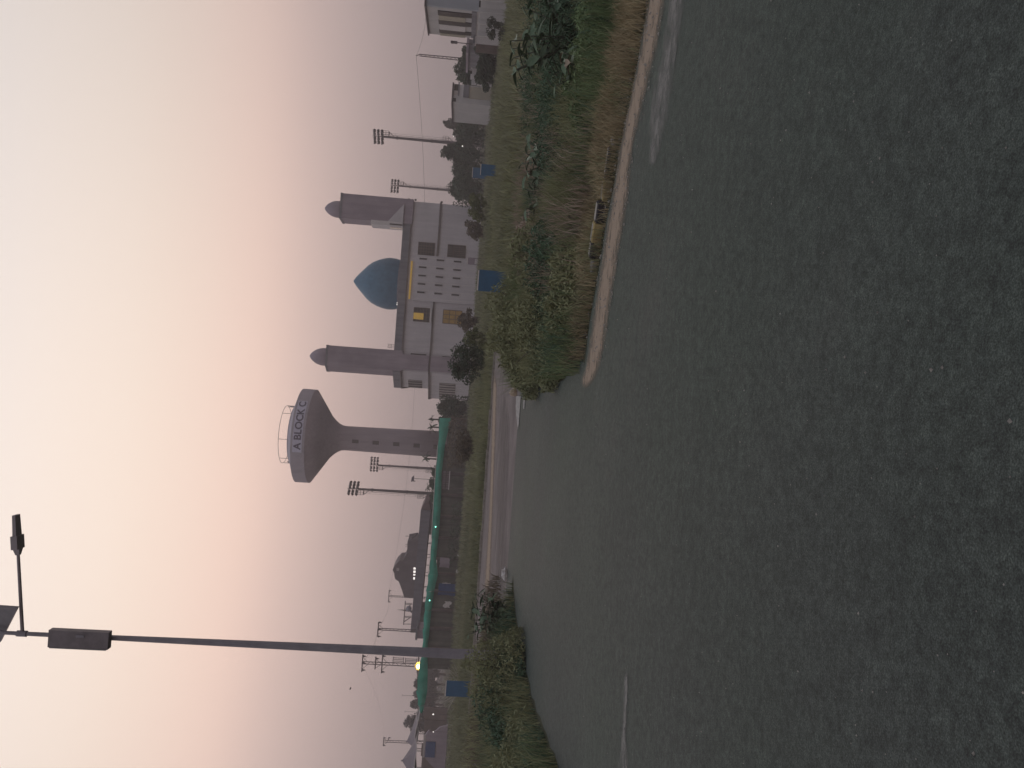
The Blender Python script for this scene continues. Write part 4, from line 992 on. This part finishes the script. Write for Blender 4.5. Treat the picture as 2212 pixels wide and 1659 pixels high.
# weedy mound at the junction corner: several shrubby weeds
wd = [(1.15, 10.9, .62, 1.2, 'bush_green', 'short olive weeds at the junction corner beside the shoulder'), (.75, 12.6, .95, 1.5, 'bush_green', 'tall olive weeds at the junction corner'),
      (1.75, 12.6, .85, 1.5, 'leaf_dark', 'dark green weeds below the nearest blue board'), (.62, 15.5, 1.25, 1.6, 'bush_green', 'tallest weeds on the junction corner'),
      (2.3, 14.8, .9, 1.6, 'bush_green', 'olive weeds in front of the nearest blue board'), (1.5, 18.5, 1.2, 1.9, 'bush_green', 'weeds behind the tallest corner weeds'),
      (3.0, 17.5, .7, 1.6, 'grass_pink', 'dry pinkish weeds right of the nearest blue board'),
      (.75, 19.4, .9, 1.1, 'leaf_dark', 'dark weeds at the tip of the corner beside the white paint')]
for i, (x, y, h, w, mm, lab) in enumerate(wd):
    bush('weed_clump', lab, x+.22, y, h*.86, w*1.15, WM.get(mm, mm), 60+i, .055 if y < 14 else .07, 44, 200, cat='weeds', group='weed clumps on the corner')
wl_ = [(-5.95, 14.6, .85, 1.5, 'leaf_dark', 'dark weeds at the foot of the street lamp'), (-6.3, 12.6, .75, 1.5, 'bush_green', 'olive weeds left of the street lamp by the kerbless edge'),
       (-5.85, 11.0, .62, 1.2, 'leaf_dark', 'dark low weeds at the left edge of the road'), (-5.75, 9.7, .75, 1.3, 'grass_green', 'bright green weeds at the lower left of the road'),
       (-6.7, 16.6, .95, 1.7, 'leaf_dark', 'dark weeds behind the street lamp'), (-5.85, 17.3, .55, 1.2, 'leaf_dark', 'dark weeds under the broad leaf plant'), (-6.9, 20.5, .55, 1.5, 'bush_brown', 'brown weeds behind the white stone'),
       (-8.2, 14.3, .95, 1.8, 'bush_green', 'tall olive weeds beyond the street lamp to the left')]
for i, (x, y, h, w, mm, lab) in enumerate(wl_):
    bush('weed_clump', lab, x-.12, y, h*.85, w*1.2, WM.get(mm, mm), 80+i, .055 if y < 14 else .07, 40, 190, cat='weeds', group='weed clumps along the left edge')
wr = [(4.6, 10.6, .55, 1.6, 'grass_green', 'bright green mound of low weeds right of the kerb'), (5.4, 10.0, .55, 1.4, 'grass_green', 'second bright green mound nearer the right edge'),
      (6.3, 11.6, .95, 2.0, 'leaf_dark', 'dark weeds under the big broad leaf plant'), (5.0, 13.2, .8, 2.2, 'leaf_dark', 'dark weeds behind the bright green mound'),
      (7.6, 14.6, 1.15, 2.4, 'leaf_dark', 'tall dark weeds at the right edge below the white house'), (7.0, 17.5, .9, 2.4, 'grass_dark', 'dark green weeds in the middle of the right field')]
for i, (x, y, h, w, mm, lab) in enumerate(wr):
    bush('weed_clump', lab, x, y, h*.82, w*1.3, WM.get(mm, mm), 110+i, .05, 46, 210, cat='weeds', group='weed clumps in the right field')
# pale leafless shrub left of the lit lamp
bush('weed_clump', 'tall dull weeds hiding the foot of the street lamp', -5.62, 14.75, 1.15, 1.5, 'grass_olive', 200, .05, 40, 200, cat='weeds', group='weed clumps along the left edge')
ds = thing('leafless_shrub', 'pale leafless shrub behind the left blue board', 'shrub', Vector((at(960, 1490, 58).x, 58, 0)))
rr = random.Random(3); mb = MB()
for k in range(34):
    a = rr.uniform(-1.2, 1.2); l = rr.uniform(.6, 1.9); b0 = ROOT[ds.name]+Vector((rr.uniform(-.9, .9), rr.uniform(-.4, .4), 0)); d = Vector((math.sin(a), rr.uniform(-.3, .3), math.cos(a))); e = b0+d*l
    mb.tube(b0, e, .018, .01, 4, False)
    for q in range(2): mb.tube(b0+d*l*rr.uniform(.4, .9), e+Vector((rr.uniform(-.5, .5), 0, rr.uniform(-.1, .4))), .011, .006, 4, False)
mb.build('twig', 'twig_pale', ds)

# ================================================================== BROAD LEAF PLANTS
def leaf_mesh(mm, L_=.26, w=.12, bend=.08):
    vs = []; fs = []; n = 5
    for i in range(n+1):
        q = i/n; ww = w*math.sin(PI*min(1, .06+q*.94))**.7*(.5 if i == n else 1)*.5 if i < n else .004; z = -bend*q*q
        vs += [(-ww, q*L_, z+.015), (0, q*L_, z), (ww, q*L_, z+.015)]
    for i in range(n): fs += [(3*i, 3*i+1, 3*i+4, 3*i+3), (3*i+1, 3*i+2, 3*i+5, 3*i+4)]
    me = bpy.data.meshes.new('leaf'); me.from_pydata(vs, [], fs); me.materials.append(MATS[mm]); me.update(); return me
LM = {k: leaf_mesh(k) for k in ('leaf_broad', 'leaf_pale', 'leaf_dry')}
def plant(label, X, Y, h, spread, nst, nlf, seed, sc=1.0, pale=.2, dry=.0):
    r2 = random.Random(seed); t = thing('broadleaf_plant', label, 'plant', (X, Y, 0), 'broad leaf plants')
    for k in range(nst):
        a = r2.uniform(0, 2*PI); top = Vector((math.cos(a)*spread*r2.uniform(.3, 1), math.sin(a)*spread*r2.uniform(.3, 1), h*r2.uniform(.55, 1)))
        MB().tube(Vector((X, Y, 0)), Vector((X, Y, 0))+top, .014, .008, 5).build('stem', 'leaf_grey', t)
        for j in range(nlf):
            q = .25+.75*j/(nlf-1); az = j*2.4+k
            x_ = r2.random(); key = 'leaf_dry' if x_ < dry else 'leaf_pale' if x_ < dry+pale else 'leaf_broad'
            o = bpy.data.objects.new('leaf', LM[key]); COL.objects.link(o); o.parent = t
            o.location = top*q; o.rotation_euler = (r2.uniform(-.5, .75), r2.uniform(-.5, .5), az); s_ = sc*r2.uniform(.7, 1.25); o.scale = (s_, s_, s_)
p = gnd(1285, 40); plant('big broad leaf plant with pale leaves at the right edge of the field', p.x, p.y+.6, 1.25, .75, 12, 11, 11, .95, .10, .02)
p = gnd(1295, 140); plant('broad leaf plant with withered brown leaves left of the big plant', p.x+.1, p.y+.35, .55, .4, 7, 8, 12, .75, .12, .30)
p = gnd(1205, 345); plant('narrow leaf plant with curling leaves in the middle of the right field', p.x, p.y, .7, .5, 8, 9, 13, .85, .14, .06)
p = gnd(1205, 440); plant('dark broad leaf plant before the dry pinkish grass', p.x, p.y, .62, .42, 8, 8, 14, .8, .12, 0)
p = gnd(1108, 1285); plant('broad leaf plant beside the white stone on the left corner', p.x-.35, p.y-.2, .8, .5, 10, 10, 15, .78, .12, .04)
p = gnd(1110, 1318); plant('taller broad leaf plant left of the white stone plant', p.x-.3, p.y+.3, 1.05, .55, 11, 10, 16, .75, .10, .03)

# ================================================================== GRASS
verge = [(3.9, 7.5), (3.12, 7.98), (2.65, 8.52), (1.63, 9.24), (.85, 9.74), (.4, 9.95), (.35, 11.2), (2.0, 11.4), (4.6, 9.9), (6.5, 8.5), (8.0, 4.8), (7.5, 3.2)]
grass('grass', verge, 2600, .03, .22, .008, 'grass_dry', 1, .9, .6, 3.0)
grass('grass', verge, 900, .05, .26, .009, 'grass_olive', 2, .8, .8, 2.0)
near = [(.3, 10.3), (2.0, 10.6), (4.6, 9.4), (8.5, 5.5), (14, 12), (12.5, 22), (.6, 21), (.1, 15)]
grass('grass', near, 700, .10, .5, .013, 'grass_olive', 3, .7, .8, 1.2)
grass('grass', near, 380, .08, .5, .015, 'grass_dark', 4, .7, .95, .9)
pink = [(1.9, 10.3), (3.7, 9.9), (4.3, 12.5), (5.6, 17), (6, 24), (3.2, 24), (2.6, 16), (2.2, 12)]
grass('grass', pink, 560, .10, .50, .012, 'grass_pink', 5, .6, .6, 1.6)
grass('grass', [(3.6, 9.4), (5.2, 8.6), (6.6, 9.5), (6.2, 11.6), (4.2, 11.6)], 1500, .1, .42, .012, 'grass_green', 6, .6, .4, 1.5)
grass('grass', [(6.0, 8.5), (8.6, 6.5), (11, 10), (10, 16), (6.2, 15)], 450, .15, .75, .018, 'grass_dark', 7, .6, .5, 1.2)
grass('grass', [(1.3, 10.2), (2.4, 10.3), (3.3, 13), (2.9, 17), (2.2, 14), (1.5, 12)], 420, .15, .7, .012, 'grass_pink', 31, .6, .7, 1.4)
grass('grass', [(.3, 9.95), (1.5, 9.6), (2.0, 10.4), (1.2, 11.6), (.3, 11.4)], 500, .06, .30, .010, 'bush_brown', 32, .8, .7, 2.0)
grass('grass', [(4.5, 15), (9, 15), (12, 24), (5, 24)], 60, .15, .6, .025, 'grass_pink', 33, .7, .8, .8)
corner = [(.2, 10.1), (2.6, 10.4), (3.6, 13), (3.0, 20), (.2, 20), (-.05, 17), (.1, 13)]
grass('grass', corner, 900, .15, .8, .012, 'grass_olive', 8, .6, .6, 1.3, hfun=lambda x, y: .55+.06*np.clip(y-9.5, 0, 9))
grass('grass', corner, 320, .15, .8, .012, 'grass_green', 9, .6, .8, 1.0, hfun=lambda x, y: .5+.05*np.clip(y-9.5, 0, 9))
midr = [(2.0, 20), (12.5, 20), (24, 36), (34, 60), (-2, 60), (-10, 60), (-9, 36.6), (2.0, 36.6)]
grass('grass', midr, 80, .15, .5, .035, 'grass_far', 10, .7, .7, .35)
grass('grass', midr, 22, .15, .6, .05, 'grass_olive', 11, .7, .9, .5)
left = [(-4.6, 8.0), (-4.75, 9.5), (-5.1, 11.3), (-5.3, 12.9), (-5.25, 14.3), (-5.15, 16.7), (-4.7, 18.2), (-9, 18.6), (-14, 18.6), (-12, 9), (-8, 4)]
grass('grass', left, 800, .12, .62, .013, 'grass_olive', 12, .65, .6, 1.2)
grass('grass', left, 560, .12, .6, .013, 'grass_dark', 13, .65, .8, 1.0)
grass('grass', [(-4.55, 7.5), (-4.8, 9.3), (-5.15, 11.4), (-7.5, 12.2), (-9, 6)], 900, .1, .6, .011, 'grass_green', 14, .6, .5, 1.4)
midl = [(-9.2, 36.0), (-7.5, 36.0), (-10, 60), (-36, 60), (-30, 36)]
grass('grass', midl, 80, .12, .45, .035, 'grass_far', 15, .7, .7, .4)
grass('grass', [(-8, 19.2), (-6.2, 19.6), (-5.6, 22.5), (-7.2, 27.5), (-16, 33.5), (-24, 33.5), (-15, 19.2)], 90, .1, .4, .028, 'bush_brown', 16, .7, .6, .7)
grass('grass', [(-9, 18.7), (-6.5, 20.0), (-7.5, 24), (-12, 33), (-22, 33), (-16, 18.7)], 90, .1, .5, .03, 'grass_olive', 26, .7, .7, .7)
grass('grass', [(-40, 60), (36, 60), (62, 118), (-44, 78)], 10, .2, .6, .10, 'grass_far', 17, .7, .7, .2)
grass('grass', [(-9.0, 36.0), (1.8, 37.0), (1.8, 40), (-9, 40)], 220, .2, .5, .03, 'grass_olive', 18, .7, .4, 1.0)

# ================================================================== KERBS
ka, kb = gnd(1333, 300), gnd(1287, 592)
kr = thing('painted_kerb', 'broken kerb of black and yellow painted stones beside the dirt shoulder', 'kerb', (ka.x, ka.y, 0))
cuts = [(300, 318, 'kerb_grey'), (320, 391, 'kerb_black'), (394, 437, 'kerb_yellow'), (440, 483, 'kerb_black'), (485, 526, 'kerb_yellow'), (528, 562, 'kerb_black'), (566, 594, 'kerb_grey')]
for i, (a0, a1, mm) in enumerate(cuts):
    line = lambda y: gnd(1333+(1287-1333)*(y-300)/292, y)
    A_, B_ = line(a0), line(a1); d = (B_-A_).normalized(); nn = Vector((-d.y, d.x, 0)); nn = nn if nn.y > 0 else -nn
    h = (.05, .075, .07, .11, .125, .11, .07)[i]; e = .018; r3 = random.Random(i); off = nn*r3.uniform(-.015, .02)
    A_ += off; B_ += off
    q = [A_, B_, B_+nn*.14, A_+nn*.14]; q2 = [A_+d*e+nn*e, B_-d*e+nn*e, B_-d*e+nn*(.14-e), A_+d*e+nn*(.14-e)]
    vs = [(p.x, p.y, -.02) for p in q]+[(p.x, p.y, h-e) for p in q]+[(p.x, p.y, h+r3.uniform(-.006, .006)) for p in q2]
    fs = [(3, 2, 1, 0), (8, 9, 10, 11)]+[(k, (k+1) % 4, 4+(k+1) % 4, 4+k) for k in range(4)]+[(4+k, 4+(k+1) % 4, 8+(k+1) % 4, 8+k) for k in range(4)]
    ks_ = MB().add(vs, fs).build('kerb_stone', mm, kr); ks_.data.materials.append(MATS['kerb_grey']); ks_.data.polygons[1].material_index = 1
fk = thing('far_kerb', 'pale kerb along the far side of the dusty cross road', 'kerb', (-5, 36, 0))
for i in range(18):
    x0 = 1.6-i*.95; y0 = 35.95-i*.03; r3 = random.Random(i+50)
    MB().box(x0-.93, x0, y0+r3.uniform(0, .03), y0+.2, -.02, .10+r3.uniform(-.02, .02)).build('kerb_stone', 'kerb_grey', fk)

# ================================================================== BLUE BOARDS
bp_ = at(1068, 608, 27.4)
bd0 = thing('blue_board', 'nearest blue board standing in weeds before the mosque', 'board', (bp_.x, 27.4, 0), 'blue plot boards in the field')
X, Y = bp_.x, 27.4
MB().box(X-.34, X+.34, Y-.015, Y+.015, .16, 1.17).build('panel', 'blue_board', bd0)
MB().box(X-.35, X+.35, Y-.03, Y+.03, 1.172, 1.215).build('top_rail', 'stone_white', bd0)
for s_ in (-1, 1): MB().box(X+s_*.36-.018, X+s_*.36+.018, Y-.02, Y+.02, -.05, 1.17).build('leg', 'blue_board', bd0)
MB().box(X-.34, X+.34, Y+.017, Y+.04, .6, .64).build('brace', 'steel', bd0)
p = at(1060, 368, 50); dup(bd0, (p.x, 50, 0), 'far blue board in the right field below the dark trees', .15, 1.0)
p = at(990, 1488, 36.5); dup(bd0, (p.x, 36.5, 0), 'blue board left of the street lamp in dry weeds', -.1, 1.02)
p = at(1015, 372, 84); dup(bd0, (p.x, 84, 0), 'faint blue board among the trees behind the far field board', 0, 1.5)
p = at(985, 588, 62); sb_ = MB(); 
p0, p1 = at(1010, 556, 62), at(1010, 571, 62)
wb = thing('white_rail', 'short white topped board at the foot of the mosque bay', 'board', (p0.x, 62, 0))
MB().box(p1.x, p0.x, 61.97, 62.03, p0.z-.05, p0.z+.02).build('top_rail', 'stone_white', wb)
MB().box(p1.x, p0.x, 61.98, 62.02, p0.z-.6, p0.z-.052).build('panel', 'cement', wb)
for xx in (p0.x-.03, p1.x+.03): MB().box(xx-.02, xx+.02, 62.022, 62.05, 0, p0.z-.1).build('leg', 'steel', wb)

# ================================================================== STONES AND GRAVEL
def stone(name, label, c, s_, mm, seed, cat='stone', group=None, sq=(1, .7, .55)):
    r2 = random.Random(seed); mb = MB(); mb.ball((0, 0, 0), 1, 9, (1, 1, 1)); jit = {}
    vs = []
    for x, y, z in mb.v:
        k = (round(x, 3), round(y, 3), round(z, 3)); j = jit.setdefault(k, 1+r2.uniform(-.28, .2))
        vs.append((c[0]+x*j*s_*sq[0], c[1]+y*j*s_*sq[1], max(-.02, c[2]+s_*sq[2]*.75+z*j*s_*sq[2])))
    mb.v = vs; o = mb.build(name, mm); tag(o, label, cat, group); return o
p = gnd(1097, 1240); stone('white_stone', 'jagged white stone on the left corner of the road', (p.x, p.y, 0), .17, 'stone_white', 1, sq=(1, .6, .62))
p = gnd(1117, 853); stone('beige_stone', 'beige stone at the tip of the weedy corner', (p.x+.05, p.y, 0), .13, 'stone_beige', 2, sq=(.9, .7, .9))
p = gnd(1115, 843); stone('beige_stone', 'smaller beige stone half hidden in the corner weeds', (p.x+.1, p.y+.3, 0), .10, 'stone_beige', 3)
rs = np.random.default_rng(8); mb = MB()
for k in range(420):
    y = 1.7+rs.uniform(0, 1)**1.5*8; x = rs.uniform(-.55, .55)*y*1.15
    if not inside(np.array([x]), np.array([y]), road)[0]: continue
    s_ = .003+.006*rs.uniform(0, 1)**4
    mb.v += [(x+a*s_*rs.uniform(.7, 1.3), y+b*s_*rs.uniform(.7, 1.3), .013+c*s_) for a, b, c in ((1, 0, 0), (0, 1, 0), (-1, 0, 0), (0, -1, 0), (.1, .1, .9))]
    o_ = len(mb.v)-5; mb.f += [(o_, o_+1, o_+4), (o_+1, o_+2, o_+4), (o_+2, o_+3, o_+4), (o_+3, o_, o_+4)]
for k in range(700):                     # crumbs of earth along the shoulder
    q = rs.uniform(0, 1); yy = 0+q*800; pxx = np.interp(yy, [s[0] for s in sh], [s[1] for s in sh])+rs.uniform(-6, 46); p = gnd(pxx, yy)
    s_ = .005+.016*rs.uniform(0, 1)**3
    mb.v += [(p.x+a*s_, p.y+b*s_, .018+c*s_) for a, b, c in ((1, 0, 0), (0, 1, 0), (-1, 0, 0), (0, -1, 0), (.1, .1, .9))]
    o_ = len(mb.v)-5; mb.f += [(o_, o_+1, o_+4), (o_+1, o_+2, o_+4), (o_+2, o_+3, o_+4), (o_+3, o_, o_+4)]
mb.build('gravel', 'gravel_mix', kind='stuff')

# ================================================================== STREET LAMP (nearest tall thing)
SY = 15.5
b_ = at(1000, 1413, SY); X = b_.x; ztop = at(5, 1356, SY).z
sl = thing('street_lamp', 'tall grey solar street lamp with battery box and side arm', 'street lamp', (X, SY, 0))
MB().tube((X, SY, .02), (X, SY, ztop), .112, .038, 8).build('pole', 'galv', sl)
MB().box(X-.22, X+.22, SY-.22, SY+.22, -.02, .025).build('base_plate', 'galv', sl)
zb0, zb1 = at(245, 1365, SY).z, at(117, 1360, SY).z
bx = MB().box(X-.165, X+.165, SY-.21, SY-.06, zb0, zb1).build('battery_box', 'box_dark', sl)
MB().box(X-.180, X-.167, SY-.22, SY-.05, zb0+.03, zb1-.03).build('box_lit_side', 'lit_side_grey', bx)  # thin pale plate; light on the box's left side put into its colour
MB().box(X+.05, X+.10, SY-.222, SY-.212, zb0+.45, zb0+.6).build('latch', 'galv', bx)
za = at(50, 1349, SY).z; e = at(39, 1192, SY)
MB().tube((X, SY, za), (e.x, SY, e.z), .035, .03, 8).build('arm', 'lamp_grey', sl)
MB().tube((X, SY, za-.08), (X, SY, za+.1), .062, None, 8).build('collar', 'galv', sl)
d = Vector((1, 0, .12)).normalized(); up = Vector((-.12, 0, 1)).normalized(); bk = Vector((0, 1, 0))
def hb(s0, s1, w0, w1, t0, t1, o=0):
    vs = []
    for s_, w, tt in ((s0, w0, t0), (s1, w1, t1)):
        c = e+d*s_
        vs += [c-bk*w+up*(-tt), c+bk*w+up*(-tt), c+bk*w+up*tt, c-bk*w+up*tt]
    return MB().add(vs, [(0, 1, 2, 3), (7, 6, 5, 4), (0, 4, 5, 1), (1, 5, 6, 2), (2, 6, 7, 3), (3, 7, 4, 0)])
hd = hb(-.06, .06, .035, .07, .035, .06).build('lamp_neck', 'lamp_grey', sl)
hd = hb(.062, .32, .13, .13, .06, .06).build('lamp_head', 'lamp_grey', sl)
hb(.322, .72, .10, .085, .035, .03).build('led_panel', 'lamp_grey', hd)
# tilted solar panel at the top, cut by the frame edge
C1 = at(39.7, 1312, SY-.25); C2 = at(2, 1386, SY+.3); ev = C2-C1; upv = Vector((-.02, .12, 1)).normalized()*1.1
nrm2 = ev.cross(upv).normalized()*.03
q = [C1, C2, C2+upv, C1+upv]
MB().add([p+nrm2 for p in q]+[p-nrm2 for p in q], [(0, 1, 2, 3), (7, 6, 5, 4), (0, 4, 5, 1), (1, 5, 6, 2), (2, 6, 7, 3), (3, 7, 4, 0)]).build('solar_panel', 'pv_glass', sl)
cc = (C1+C2)/2+upv*.5
MB().bar((X, SY, ztop-.05), cc-nrm2*1.2, .05).build('panel_bracket', 'galv', sl)

# ================================================================== HAZE
HZ = 1
if HZ:
    m = bpy.data.materials.new('haze'); m.use_nodes = True; t = m.node_tree
    for n_ in list(t.nodes):
        if n_.type == 'BSDF_PRINCIPLED': t.nodes.remove(n_)
    pv = t.nodes.new('ShaderNodeVolumePrincipled'); pv.inputs['Density'].default_value =  .0015; pv.inputs['Color'].default_value = (.90, .80, .80, 1)
    pv.inputs['Anisotropy'].default_value = .2
    t.links.new(pv.outputs[0], [n_ for n_ in t.nodes if n_.type == 'OUTPUT_MATERIAL'][0].inputs['Volume'])
    MATS['haze'] = m
    MB().box(-695, 695, -65, 695, -1, 36).build('haze', 'haze', kind='stuff')
S.cycles.volume_bounces = 1
S.cycles.max_bounces = 6
